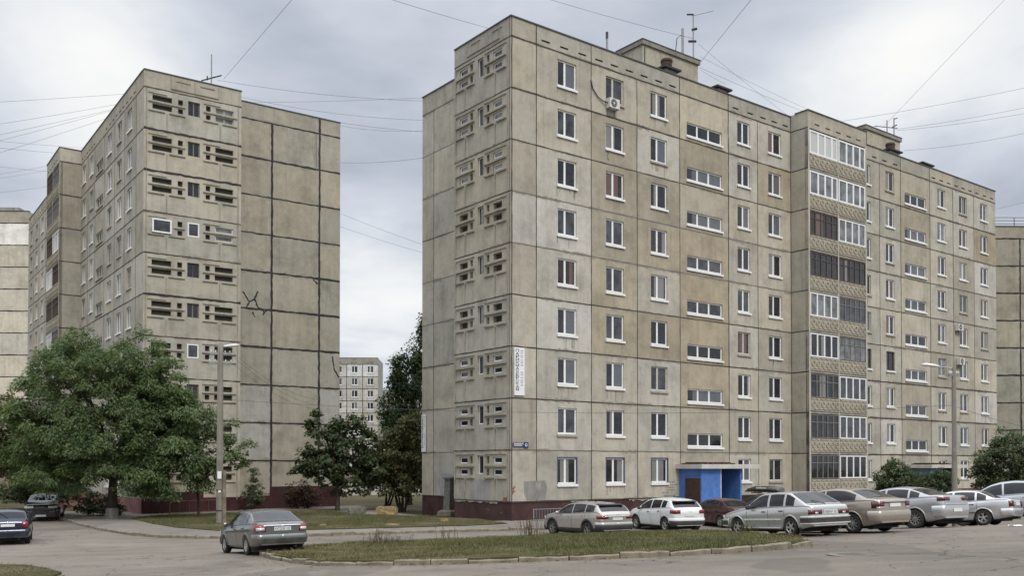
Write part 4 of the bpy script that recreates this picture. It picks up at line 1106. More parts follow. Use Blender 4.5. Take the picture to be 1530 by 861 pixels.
# ---------------------------------------------------------------- overhead wires
def wire(label, a, b, sag=.5, r=.011, group='overhead wires', n=14):
    a, b = Vector(a), Vector(b); m = MB()
    m.tube([a.lerp(b, i / n) + Vector((0, 0, -4 * sag * (i / n) * (1 - i / n))) for i in range(n + 1)], r, 4, cap=False)
    return tag(m.build('overhead_wire', M['wire']), label, 'wire', group)
WIRES = [
    ('wire running from the main block roof up out of the picture at upper left', (-0.85, 60.0, 30.84), (-9.75, 34.4, 21.94), 0.1, 0.012),
    ('wire from the twin-mast aerial sloping up to the top edge left of it', (12.65, 66.0, 33.09), (-4.47, 48.4, 29.2), 0.2, 0.013),
    ('thick wire rising steeply from the first roof hut to the top edge', (13.02, 66.0, 31.2), (10.76, 32.4, 22.32), 0.0, 0.016),
    ('wire dropping from the twin-mast aerial to the roof of the balcony bay, upper one', (13.07, 66.0, 32.67), (23.82, 80.0, 32.53), 0.1, 0.012),
    ('wire dropping from the first roof hut to the balcony bay, lower one', (13.11, 66.0, 31.06), (25.53, 80.0, 32.88), 0.1, 0.012),
    ('wire from the first roof hut passing behind the balcony bay', (13.16, 66.0, 31.82), (29.6, 84.0, 33.52), 0.2, 0.01),
    ('short wire from the aerial down to the second vent cap', (13.21, 66.0, 30.87), (15.44, 68.0, 30.65), 0.05, 0.01),
    ('wire rising steeply from the far aerial to the top right corner', (33.78, 86.0, 34.0), (30.4, 44.4, 32.66), 0.0, 0.014),
    ('wire from the balcony bay roof to the right edge, topmost of the right-hand ones', (26.16, 78.0, 31.47), (50.72, 73.2, 35.02), 0.35, 0.013),
    ('upper of a close pair of wires from the far aerial to the right edge', (34.94, 86.0, 33.82), (48.08, 73.2, 32.91), 0.35, 0.013),
    ('lower of a close pair of wires from the far aerial to the right edge', (35.06, 86.0, 33.7), (48.0, 73.2, 32.26), 0.4, 0.013),
    ('sagging wire from the second roof hut to the right edge', (35.66, 86.0, 31.86), (49.39, 76.4, 32.21), 0.6, 0.013),
    ('wire rising to the right above the roof railing of the far right end wall', (48.7, 95.0, 28.98), (50.32, 87.0, 28.24), 0.05, 0.012),
    ('wire from the left block aerial steeply up to the top edge', (-20.18, 66.0, 30.21), (-5.52, 37.2, 25.31), 0.0, 0.014),
    ('level wire at the far left, highest of the fan', (-40.1, 50.8, 22.09), (-36.68, 94.0, 40.36), 0.1, 0.012),
    ('second wire of the left fan, ending at the left block roof', (-39.54, 50.8, 19.85), (-37.34, 94.0, 39.56), 0.2, 0.012),
    ('third wire of the left fan, ending at the left block roof', (-39.54, 50.8, 18.54), (-37.34, 94.0, 39.29), 0.2, 0.012),
    ('fourth wire of the left fan, nearly touching the third', (-39.25, 50.8, 17.87), (-37.67, 94.0, 39.22), 0.25, 0.012),
    ('fifth wire of the left fan, crossing the others', (-38.73, 50.8, 16.68), (-38.33, 94.0, 38.48), 0.2, 0.012),
    ('wire sloping down from the left edge to the balcony bay of the left block, upper', (-35.95, 49.6, 21.09), (-44.3, 100.0, 36.75), 0.1, 0.01),
    ('wire sloping down from the left edge to the balcony bay of the left block, thick', (-33.95, 49.6, 20.63), (-46.77, 100.0, 36.18), 0.1, 0.012),
    ('wire crossing in an x over the far left, falling to the right', (-37.5, 60.0, 22.82), (-47.27, 96.0, 33.08), 0.1, 0.01),
    ('wire crossing in an x over the far left, rising to the right', (-37.5, 60.0, 21.01), (-47.27, 96.0, 33.63), 0.1, 0.01),
    ('low wire at far left, rising slightly to the left block', (-37.48, 60.0, 20.82), (-47.27, 96.0, 33.15), 0.1, 0.009),
    ('lowest wire at far left, above the pale roof', (-37.47, 60.0, 20.08), (-47.26, 96.0, 31.51), 0.1, 0.01),
    ('wire from left block roof to main block edge, topmost between the blocks', (-20.76, 66.5, 30.35), (-5.55, 68.0, 29.43), 0.3, 0.012),
    ('wire between the two blocks, second from the top', (-23.72, 76.0, 33.34), (-5.54, 68.0, 28.03), 0.5, 0.011),
    ('wire between the two blocks, third from the top', (-23.72, 76.0, 33.02), (-5.54, 68.0, 27.15), 0.5, 0.011),
    ('faint wire between the two blocks rising to the right', (-22.91, 76.0, 32.42), (-5.55, 68.0, 29.72), 0.1, 0.01),
    ('wire leaving the right end of the left block roof', (-16.57, 82.0, 33.09), (-5.54, 68.0, 27.35), 0.4, 0.01),
    ('wire hanging between the blocks at mid height, level', (-15.86, 82.0, 29.53), (-5.54, 68.0, 25.46), 0.25, 0.012),
    ('upper of two low wires slanting down to the main block left edge', (-16.36, 84.0, 26.05), (-5.7, 70.0, 19.2), 0.1, 0.01),
    ('lower of two low wires slanting down to the main block left edge', (-16.35, 84.0, 24.8), (-5.7, 70.0, 18.65), 0.1, 0.01),
    ('wire from the left lamp pole down across the blank end wall, upper', (-15.54, 51.5, 9.62), (-14.18, 70.0, 7.99), 0.6, 0.009),
    ('wire from the left lamp pole down across the blank end wall, middle', (-15.46, 51.5, 9.37), (-14.18, 70.0, 7.6), 0.6, 0.009),
    ('wire from the left lamp pole down across the blank end wall, lower', (-15.61, 51.5, 9.08), (-14.28, 70.0, 7.3), 0.6, 0.009),
    ('long low wire strung between the two lamp poles across the fronts of both blocks', (-15.81, 51.5, 6.75), (20.93, 45.0, 6.0), 0.55, 0.01),
    ('wire from the right lamp pole out to the right edge', (20.93, 45.0, 6.0), (29.71, 49.8, 4.8), 0.25, 0.01),
]
for l_, a_, b_, s_, r_ in WIRES: wire(l_, a_, b_, s_, r_ * .85)
# ---------------------------------------------------------------- cars
def m_paint(name, c, metal=.55, rough=.32, dust=.35):
    k = NT(name); o = k.coords()
    n = k.noise(2.2, 5, .65, o)
    sep = k.new('ShaderNodeSeparateXYZ'); k.link(o, sep.inputs[0])
    low = k.math('SUBTRACT', k.math('MULTIPLY', n, 1.1), sep.outputs['Z'])      # road dust, thickest at the sills
    d = k.ramp(low, [(.0, 0.0), (.45, dust)])
    d2 = k.math('ADD', d, k.math('MULTIPLY', k.ramp(n, [(.4, 0.0), (.75, 1.0)]), dust * .35))
    col = k.mix(d2, c, (.20, .175, .145))
    r = k.math('ADD', k.math('MULTIPLY', d2, .55), rough - .08)
    k.out(col, r, k.math('MULTIPLY', k.math('SUBTRACT', 1.0, d2), metal))
    k.b.inputs['Coat Weight'].default_value = .7; k.b.inputs['Coat Roughness'].default_value = .05
    return k.mat
M['tyre'] = simple('tyre_rubber', (.030, .028, .026), .9, 0, .4, 12)
M['rim'] = simple('alloy_rim', (.42, .41, .39), .4, .6, .2, 8)
M['rimdark'] = simple('dusty_alloy_rim', (.24, .22, .20), .5, .5, .25, 8)
M['cladding'] = simple('dark_cladding', (.045, .043, .042), .75, 0, .25, 6)
M['seamblack'] = simple('panel_gap', (.012, .012, .012), .8)
M['chrome'] = simple('bright_trim', (.75, .75, .75), .22, .9, .05, 4)
M['whitetrim'] = simple('pale_moulding', (.62, .61, .58), .5, 0, .1, 4)
M['plate'] = simple('plate_white', (.68, .68, .66), .5, 0, .06, 6)
M['lampwhite'] = simple('clear_lamp', (.55, .55, .54), .15, .3, .1, 10)
M['red'] = simple('red_lamp', (.23, .014, .014), .18, 0, .2, 14); M['red'].node_tree.nodes['Principled BSDF'].inputs['Coat Weight'].default_value = .5
M['darkred'] = simple('dark_red_lamp', (.085, .007, .009), .2, 0, .25, 14); M['darkred'].node_tree.nodes['Principled BSDF'].inputs['Coat Weight'].default_value = .5
def m_carglass(name, c):
    k = NT(name); o = k.coords()
    n = k.noise(1.6, 4, .6, o, .6)
    k.out(k.ramp(n, [(.35, tuple(a * .5 for a in c)), (.65, tuple(a * 1.7 for a in c))]), .05, 0, .5)
    return k.mat
M['carglass'] = m_carglass('car_window_glass', (.012, .013, .015))
M['carglass_pale'] = m_carglass('car_window_glass_pale', (.030, .032, .035))

def tyre_mesh(r, w, key={}):
    if (r, w) not in key:
        mb = MB(); h = w / 2
        mb.lathe([(r * .60, -h * .80), (r * .66, -h), (r * .90, -h * 1.02), (r * .985, -h * .80), (r, -h * .45), (r, h * .45), (r * .985, h * .80), (r * .90, h * 1.02), (r * .66, h), (r * .60, h * .80)], 28, axis='y')
        mb.lathe([(0, h * .25), (r * .62, h * .25)], 20, 1, axis='y', smooth=False)
        key[(r, w)] = mb.mesh('wheel', [M['tyre'], M['seamblack']])
    return key[(r, w)]
def rim_mesh(r, w, n, mat, split=False, key={}):
    k_ = (r, w, n, mat, split)
    if k_ not in key:
        mb = MB(); h = w / 2; R_ = r * .645
        mb.lathe([(R_ * .88, h * .55), (R_ * .93, h * .86), (R_, h * .90), (R_ * 1.02, h * .72)], 28, axis='y')
        mb.lathe([(0, h * .80), (R_ * .17, h * .78), (R_ * .20, h * .60)], 14, axis='y')
        for i in range(n):
            for off in ((-.10, .10) if split else (0,)):
                a = 2 * math.pi * i / n + off * 1.5; hw = R_ * (.085 if split else (.62 / n + .04)); c, s = math.cos(a), math.sin(a)
                P = lambda rad, t, y: (rad * c - t * s, y, rad * s + t * c)
                q = [P(R_ * .12, -hw, h * .76), P(R_ * .12, hw, h * .76), P(R_ * .93, hw * .8, h * .82), P(R_ * .93, -hw * .8, h * .82)]
                b = [P(R_ * .12, -hw * 1.2, h * .5), P(R_ * .12, hw * 1.2, h * .5), P(R_ * .93, hw, h * .5), P(R_ * .93, -hw, h * .5)]
                mb.raw(q + b, [(0, 1, 2, 3), (0, 4, 5, 1), (1, 5, 6, 2), (2, 6, 7, 3), (3, 7, 4, 0)])
        key[k_] = mb.mesh('rim', M[mat])
    return key[k_]

def car_meshes(sp):
    """all part meshes of one car kind, in a frame with x forward and z up"""
    L, W, H, wb, fo, rw = sp['L'], sp['W'], sp['H'], sp['wb'], sp['fo'], sp.get('rw', .305)
    tx, tz = zip(*sp['top']); bx, bz = zip(*sp['belt'])
    def sm(X, xs, zs):
        if X < .12 or X > L - .12: return float(np.interp(X, xs, zs))
        d = sp.get('sm', .05); return float(sum(np.interp(X + k * d, xs, zs) for k in (-1.5, -.5, .5, 1.5)) / 4)
    ft = lambda X: sm(X, tx, tz)
    fs = lambda X: min(sm(X, bx, bz), ft(X) - .012)
    def wd(X):
        t = 1.0
        if X < .75: t -= sp.get('tf', .17) * ((.75 - X) / .75) ** 2.4
        if X > L - .7: t -= sp.get('tr', .12) * ((X - (L - .7)) / .7) ** 2.6
        if X > L - .06: t -= .035 * (X - (L - .06)) / .06
        if X < .06: t -= .05 * (.06 - X) / .06
        return W / 2 * t
    zb0 = sp.get('zb', .21)
    def fb(X):
        return zb0 + .07 * max(0, (.5 - X) / .5) ** 1.2 + .10 * max(0, (X - (L - .55)) / .55) ** 1.1
    gm = max(ft(X) - fs(X) for X in np.linspace(sp['rf'], sp['rr'], 20))
    wx = [fo, fo + wb]; ra = rw + sp.get('gap', .055)
    posts = sp['posts']; pw = sp.get('pw', .035)
    keys = [0, .02, .06, .12, .2, L - .2, L - .12, L - .06, L - .02, L, sp['cowl'] + .07, sp['rf'] - .03, sp['rr'] + .03, sp['rg'] - .05, sp['sw'][0], sp['sw'][1]]
    for p in posts: keys += [p - pw, p + pw]
    for w_ in wx: keys += [w_ - ra, w_ + ra]
    base = [x for x in np.arange(.26, L - .24, .062)]
    xs = sorted(keys); xs += [x for x in base if min(abs(x - k) for k in keys) > .022]; xs = sorted(set(round(x, 4) for x in xs))
    SF = [0, .10, .22, .36, .50, .62, .74, .86, .95, 1.0]; SW = [.905, .945, .970, .988, .998, 1.002, 1.010, .992, .970, .944]
    TF = [.03, .075, .36, .64, .90, .96, 1.0]; CF = [.93, .72, .42, 0.0]
    def section(X):
        w, zb, zs, zt = wd(X), fb(X), fs(X), ft(X); g = min(1, max(0, (zt - zs) / gm)); wr = w * (.945 - sp.get('tum', .21) * g ** .8)
        zr = zt - sp.get('crown', .05) * g - .008
        if zr < zs + .002: zr = zs + .002
        P = [(0, zb), (w * .82, zb - .005)]
        P += [(w * b, zb + (zs - zb) * a) for a, b in zip(SF, SW)]
        y0 = w * .955
        P += [(y0 + (wr - y0) * t + .022 * math.sin(math.pi * t) * g, zs + (zr - zs) * t) for t in TF]
        P += [(wr * c, zr + (zt - zr) * (1 - c ** 2.4)) for c in CF]
        return P
    sec = [section(X) for X in xs]; n = len(sec[0]); r_s0, r_s1 = 2, 11; r_t = 12; r_top = r_t + 7
    lx = lambda X: L / 2 - X
    def inside(X, z):
        for w_ in wx:
            if abs(X - w_) < ra - 1e-4 and (z < rw or math.hypot(X - w_, z - rw) < ra - 1e-4): return w_
        return None
    V = {}; flag = {}
    for i, X in enumerate(xs):
        for j, (y, z) in enumerate(sec[i]):
            X2 = X; z2 = z; ins = False
            if r_s0 <= j <= r_s1:
                w_ = inside(X, z)
                if w_ is not None:
                    ins = True
                    if z < rw: 
                        X2 = w_ + math.copysign(ra, X - w_) if abs(X - w_) > ra * .55 else X
                        if abs(X - w_) <= ra * .55: 
                            d = math.hypot(X - w_, max(z - rw, .0)) or 1e-3; 
                    else:
                        d = math.hypot(X - w_, z - rw) or 1e-3; X2 = w_ + (X - w_) / d * ra; z2 = rw + (z - rw) / d * ra
            V[i, j] = (lx(X2), y, z2); flag[i, j] = ins
    mats = ['body', 'clad']
    body = MB(); wind = MB(); rear = MB(); side = {}
    def seg(X):
        for q, (a, b) in enumerate(zip([sp['sw'][0]] + [p + pw for p in posts], [p - pw for p in posts] + [sp['sw'][1]])):
            if a - 1e-3 <= X <= b + 1e-3: return q
        return None
    clad = sp.get('clad', 0)
    for i in range(len(xs) - 1):
        Xm = (xs[i] + xs[i + 1]) / 2
        for j in range(n - 1):
            if all(flag[a, b] for a in (i, i + 1) for b in (j, j + 1)): continue
            q = [V[i, j], V[i + 1, j], V[i + 1, j + 1], V[i, j + 1]]
            for sgn in (1, -1):
                p = [(x, y * sgn, z) for x, y, z in q]
                if sgn > 0: p = p[::-1]
                dst, m = body, 0
                if j < 2: m = 1
                if clad and r_s0 <= j < r_s0 + clad: m = 1
                if r_t + 1 <= j < r_t + 4:
                    s_ = seg(Xm); hh = min(sec[k][r_t + 6][1] - sec[k][r_t - 1][1] for k in (i, i + 1))
                    if s_ is not None and hh > .17: dst = side.setdefault((s_, sgn), MB())
                if j >= r_top:
                    if sp['cowl'] + .06 < Xm < sp['rf'] - .02: dst = wind
                    if sp['rr'] + .02 < Xm < sp['rg'] - .04: dst = rear
                dst.face(p, m if dst is body else 0, smooth=True)
    for i, flip in ((0, False), (len(xs) - 1, True)):
        ring = [V[i, j] for j in range(n)] + [(x, -y, z) for x, y, z in [V[i, j] for j in range(n - 2, 0, -1)]]
        body.face(ring if flip else ring[::-1], 0)
    # panel gaps along doors and lids
    for X in sp['gaps']:
        for sgn in (1, -1):
            rows = []
            for zf in np.linspace(.06, .97, 9):
                z = fb(X) + (fs(X) - fb(X)) * zf; w = wd(X) * float(np.interp(zf, SF, SW))
                if inside(X, z): continue
                rows.append((w * sgn, z))
            for (y0, z0), (y1, z1) in zip(rows, rows[1:]):
                body.face([(lx(X - .007), y0 + .003 * sgn, z0), (lx(X + .007), y0 + .003 * sgn, z0), (lx(X + .007), y1 + .003 * sgn, z1), (lx(X - .007), y1 + .003 * sgn, z1)], 2)
    # arch lips and wells
    lip = sp.get('lip', .028)
    for w_ in wx:
        for sgn in (1, -1):
            K = 20; prev = None
            for k in range(K + 1):
                a = -.06 + (math.pi + .12) * k / K; pts = []
                for rr_, off in ((ra - .025, -.05), (ra - .004, .012), (ra + lip, .012), (ra + lip + .008, -.004)):
                    X = w_ - rr_ * math.cos(a); z = rw + rr_ * math.sin(a); zf = min(1, max(0, (z - fb(X)) / (fs(X) - fb(X)))); y = wd(X) * float(np.interp(zf, SF, SW)) + off
                    pts.append((lx(X), y * sgn, z))
                if prev:
                    for e in range(3): body.face([prev[e], prev[e + 1], pts[e + 1], pts[e]], 1 if clad else 0, smooth=True)
                prev = pts
            yy = (W / 2 - .30) * sgn; K = 16
            for k in range(K):
                a, b = -.4 + (math.pi + .8) * k / K, -.4 + (math.pi + .8) * (k + 1) / K; rr_ = ra - .01
                pa = (lx(w_) + rr_ * math.cos(a), rw + rr_ * math.sin(a)); pb = (lx(w_) + rr_ * math.cos(b), rw + rr_ * math.sin(b)); yo = (wd(w_) - .03) * sgn
                body.face([(pa[0], yy, pa[1]), (pb[0], yy, pb[1]), (pb[0], yo, pb[1]), (pa[0], yo, pa[1])], 2)
                body.face([(lx(w_), yy, rw), (pa[0], yy, pa[1]), (pb[0], yy, pb[1])], 2)
    # the outline in plan, for lamps, bumpers and trims that wrap the corners
    def path(end):
        Xs = [x for x in np.linspace(L - 1.0, L, 30)] if end == 'r' else [x for x in np.linspace(1.0, 0, 30)]
        pts = [Vector((lx(X), wd(X))) for X in Xs]; c = len(pts) - 1
        y = pts[-1].y; pts += [Vector((pts[-1].x, y * (1 - k / 10))) for k in range(1, 11)]
        s = [0.0]
        for a, b in zip(pts, pts[1:]): s.append(s[-1] + (b - a).length)
        s0 = s[c]; return pts, [v - s0 for v in s]
    paths = {'r': path('r'), 'f': path('f')}
    def at(end, s):
        pts, ss = paths[end]; s = min(max(s, ss[0]), ss[-1])
        x = float(np.interp(s, ss, [p.x for p in pts])); y = float(np.interp(s, ss, [p.y for p in pts]))
        e = .02; a = np.array([np.interp(s - e, ss, [p.x for p in pts]), np.interp(s - e, ss, [p.y for p in pts])]); b = np.array([np.interp(s + e, ss, [p.x for p in pts]), np.interp(s + e, ss, [p.y for p in pts])])
        d = Vector((b - a)); d.normalize() if d.length else None; nrm = Vector((-d.y, d.x)) if end == 'f' else Vector((-d.y, d.x))
        if nrm.dot(Vector((x, y)) - Vector((0, 0))) < 0: nrm = -nrm
        return x, y, nrm
    def strip(mb, end, s0, s1, prof, m=0, both=True, sgn0=1, shift=None):
        """prof: list of (z0f, off): levels from the bottom up; z may be a function of 0..1 along the strip"""
        N_ = max(2, int((s1 - s0) / .05)); cols = []
        for k in range(N_ + 1):
            t = k / N_; x, y, nr = at(end, s0 + (s1 - s0) * t)
            cols.append([(x + nr.x * off, y + nr.y * off, (z(t) if callable(z) else z)) for z, off in prof])
        for sgn in ((1, -1) if both else (sgn0,)):
            C_ = [[(x, y * sgn, z) for x, y, z in c] for c in cols]
            for a, b in zip(C_, C_[1:]):
                for e in range(len(prof) - 1): mb.face([a[e], b[e], b[e + 1], a[e + 1]], m, smooth=True)
            mb.face(C_[0], m); mb.face(C_[-1], m)
    parts = []      # (name, mesh builder, materials, children)
    P_ = sp['paint']
    parts.append(('body', body, [P_, M['cladding'], M['seamblack']]))
    parts.append(('windscreen', wind, [M['carglass']])); parts.append(('rear_window', rear, [M[sp.get('rglass', 'carglass_pale')]]))
    for k_, mb in sorted(side.items()): parts.append(('side_window', mb, [M[sp.get('sglass', 'carglass')]]))
    for end in 'fr':
        b = MB(); z0, z1 = sp['bump_' + end]
        strip(b, end, -sp.get('blen', .42), 5, [(z0, .0), (z0 + .05, .022), ((z0 + z1) / 2, .042), (z1 - .03, .038), (z1, .004)], 0)
        if sp.get('bclad'): strip(b, end, -.36, 5, [(z0 - .10, -.01), (z0, .030), (z0 + .13, .050), (z0 + .15, .02)], 1)
        if sp.get('bline'): strip(b, end, -.40, 5, [(z1 - .05, .045), (z1 - .02, .048)], 2); strip(b, end, -.40, 5, [(z0 + .02, .045), (z0 + .05, .048)], 2); strip(b, end, -.40, 5, [(z0 + .06, .047), (z1 - .06, .047)], 1)
        parts.append(('bumper', b, [P_, M['cladding'], M['whitetrim']]))
    for sgn in (1, -1):
        tl = MB()
        for (s0, s1, z0, z1, m, off) in sp['tail']: strip(tl, 'r', s0, s1, [(z0, .0), (z0, off), (z1, off), (z1, .0)], m, False, sgn)
        parts.append(('tail_light', tl, [M[sp.get('tailmat', 'red')], M['lampwhite'], M['darkred']]))
        hl = MB(); s0, s1, z0, z1 = sp['head']; strip(hl, 'f', s0, s1, [(z0, .0), (z0, .014), (z1, .014), (z1, .0)], 0, False, sgn); parts.append(('headlight', hl, [M['lampwhite']]))
        # mirrors and handles
        mi = MB(); X = sp['cowl'] + .32; y = wd(X) * .97; z = fs(X) + .06
        rings = []
        for dx, a, b in ((-.07, .02, .03), (-.04, .075, .07), (.03, .085, .075), (.05, .07, .06)):
            rings.append([(lx(X) - dx, (y + .11 + a * math.cos(t)) * sgn, z + b * math.sin(t)) for t in [2 * math.pi * k / 10 for k in range(10)]])
        mi.raw([q for r_ in rings for q in r_], [(a * 10 + k, a * 10 + (k + 1) % 10, (a + 1) * 10 + (k + 1) % 10, (a + 1) * 10 + k) for a in range(3) for k in range(10)] + [tuple(range(10)), tuple(30 + k for k in range(10))], smooth=True)
        mi.box(lx(X) - .03, lx(X) + .03, min(y * sgn - .03 * sgn, (y + .05) * sgn), max(y * sgn - .03 * sgn, (y + .05) * sgn), z - .05, z)
        parts.append(('mirror', mi, [M['cladding'] if sp.get('blackmirror') else P_]))
        for X in sp['handles']:
            hd = MB(); w = wd(X) * .988; z = fs(X) - .12; hd.box(lx(X) - .09, lx(X) + .07, w * sgn - .03, w * sgn + .03, z - .015, z + .018); parts.append(('door_handle', hd, [M['cladding'] if sp.get('blackhandle') else P_]))
    ub = MB(); ub.box(lx(L - .35), lx(.35), -W * .36, W * .36, zb0 - .075, zb0 + .02); ub.tube([(lx(wx[1]), -W * .4, rw), (lx(wx[1]), W * .4, rw)], .06, 8); ub.tube([(lx(L - .9), -.35, zb0 - .02), (lx(L - .02), -.42, zb0 + .03)], .035, 7)
    parts.append(('underbody', ub, [M['seamblack']]))  # low black pan added to deepen the shade beneath, with axle and exhaust
    pl = MB(); zp = sp['plate_z']; xr = lx(L) - sp.get('plate_off', .014)
    pl.box(xr - .008, xr, -.26, .26, zp - .056, zp + .056); parts.append(('number_plate', pl, [M['plate']]))
    gl = MB(); zg = sp.get('grille', (.40, .56)); xf = lx(0) + .03
    gl.box(xf - .06, xf + .02, -.42, .42, zg[0], zg[1]); gl.box(xf + .015, xf + .026, -.26, .26, zg[0] - .15, zg[0] - .04, 1); parts.append(('grille', gl, [M['cladding'], M['plate']]))
    for nm, fn in sp.get('extra', {}).items():
        mb = MB(); mt = fn(mb, strip, lx, wd, ft, fs, L, W); parts.append((nm, mb, mt))
    return parts

def add_car(name, label, sp, x, y, a, cat='car', plate=None, group='parked cars'):
    root = bpy.data.objects.new(name, None); link(root); root.empty_display_size = .3
    nz = Vector((-(T(x + .6, y) - T(x - .6, y)) / 1.2, -(T(x, y + 1.2) - T(x, y - 1.2)) / 2.4, 1)).normalized()
    fx = Vector((-math.sin(a), math.cos(a), 0)); fx = (fx - nz * fx.dot(nz)).normalized(); ly = nz.cross(fx)
    root.matrix_world = Matrix(((fx.x, ly.x, nz.x, x), (fx.y, ly.y, nz.y, y), (fx.z, ly.z, nz.z, T(x, y) + .004), (0, 0, 0, 1)))
    tag(root, label, cat, group)
    for nm, mb, mats in car_meshes(sp):
        if not mb.f: continue
        o = mb.build(nm, mats, root, weld=True)
        if nm == 'number_plate':
            if plate:
                me = text_mesh(plate, .105, M['black'], 1.0, 'CENTER', .001); xsz = [v.co.x for v in me.vertices]; zz = [v.co.z for v in me.vertices]
                me.transform(Matrix.Diagonal((.47 / (max(xsz) - min(xsz)), 1, .082 / (max(zz) - min(zz)), 1)))
                zz = [v.co.z for v in me.vertices]; xsz = [v.co.x for v in me.vertices]
                me.transform(Matrix.Translation((-(max(xsz) + min(xsz)) / 2, 0, -(max(zz) + min(zz)) / 2)))
                t = link(bpy.data.objects.new('lettering', me), o); t.rotation_euler = (0, 0, -math.pi / 2); t.location = (-sp['L'] / 2 - .012 + sp.get('plate_off', .014) * 0 - (sp.get('plate_off', .014) * -1 if False else 0), 0, sp['plate_z'])
                t.location.x = sp['L'] / 2 - sp['L'] - sp.get('plate_off', .014) - .010
        if nm in ('body', 'bumper', 'mirror'):
            pass
    L, W, rw, tw = sp['L'], sp['W'], sp.get('rw', .305), sp.get('tw', .195)
    for X in (sp['fo'], sp['fo'] + sp['wb']):
        for sgn in (1, -1):
            w = inst('wheel', tyre_mesh(rw, tw), root, (L / 2 - X, sgn * (W / 2 - tw / 2 - .012), rw), 0 if sgn > 0 else math.pi)
            w.rotation_euler.y = random.uniform(0, 6)
            inst('rim', rim_mesh(rw, tw, sp.get('spokes', 5), sp.get('rim', 'rim'), sp.get('split', False)), w)
    return root

def roof_rails(mb, strip, lx, wd, ft, fs, L, W):
    for s in (1, -1):
        P = [(lx(X), s * wd(X) * .66, ft(X) + .02 + (.0 if k in (0, 4) else .055)) for k, X in enumerate(np.linspace(1.75, L - .75, 5))]
        mb.tube(P, .018, 6)
    return [M['chrome']]
def aerial_rear(mb, strip, lx, wd, ft, fs, L, W):
    X = L - .85; mb.tube([(lx(X), 0, ft(X)), (lx(X + .25), 0, ft(X) + .30)], .006, 4); return [M['seamblack']]
def fin_aerial(mb, strip, lx, wd, ft, fs, L, W):
    X = L * .66; mb.box(lx(X + .07), lx(X - .07), -.012, .012, ft(X) - .01, ft(X) + .06); return [M['seamblack']]
def wiper(mb, strip, lx, wd, ft, fs, L, W):
    X = L - .30; mb.tube([(lx(L - .18), .0, ft(L - .18) + .01), (lx(L - .42), .34, ft(L - .42) + .02)], .010, 4); return [M['seamblack']]
def trunk_trim(zc, hw, m='chrome', t=.02):
    def f(mb, strip, lx, wd, ft, fs, L, W):
        strip(mb, 'r', .12, 5, [(zc - t, .004), (zc - t, .02), (zc + t, .02), (zc + t, .004)]); return [M[m]]
    return f
def badge(word, z, size=.07):
    def f(mb, strip, lx, wd, ft, fs, L, W):
        me = text_mesh(word, size, M['greywood'], 1.9, 'CENTER', .002)
        me.transform(Matrix.Rotation(-math.pi / 2, 4, 'Z')); me.transform(Matrix.Translation((lx(L) - .008, 0, z)))
        mb.raw([tuple(v.co) for v in me.vertices], [tuple(p.vertices) for p in me.polygons]); return [M['greywood']]
    return f
def side_moulding(z0, z1, m='whitetrim'):
    def f(mb, strip, lx, wd, ft, fs, L, W):
        for s in (1, -1):
            for X0, X1 in ((1.15, L - 1.28),):
                for za, zb_ in ((z0, z1),):
                    mb.box(lx(X1), lx(X0), min(s * W / 2 * .985, s * (W / 2 + .018)), max(s * W / 2 * .985, s * (W / 2 + .018)), za, zb_)
        return [M[m]]
    return f
def spoiler(mb, strip, lx, wd, ft, fs, L, W):
    X = L - .44; w = wd(X) * .70; z = ft(X - .1)
    mb.raw([(lx(X - .22), -w, z + .012), (lx(X - .22), w, z + .012), (lx(X + .10), w * .96, z - .035), (lx(X + .10), -w * .96, z - .035), (lx(X - .22), -w, z - .03), (lx(X - .22), w, z - .03), (lx(X + .10), w * .96, z - .06), (lx(X + .10), -w * .96, z - .06)],
           [(0, 3, 2, 1), (4, 5, 6, 7), (0, 1, 5, 4), (1, 2, 6, 5), (2, 3, 7, 6), (3, 0, 4, 7)])
    return [M['darkmetal']]
def mudflap(mb, strip, lx, wd, ft, fs, L, W):
    for s in (1, -1): mb.box(lx(L - .48), lx(L - .50), min(s * W / 2 * .72, s * W / 2 * .95), max(s * W / 2 * .72, s * W / 2 * .95), .10, .30)
    return [M['cladding']]

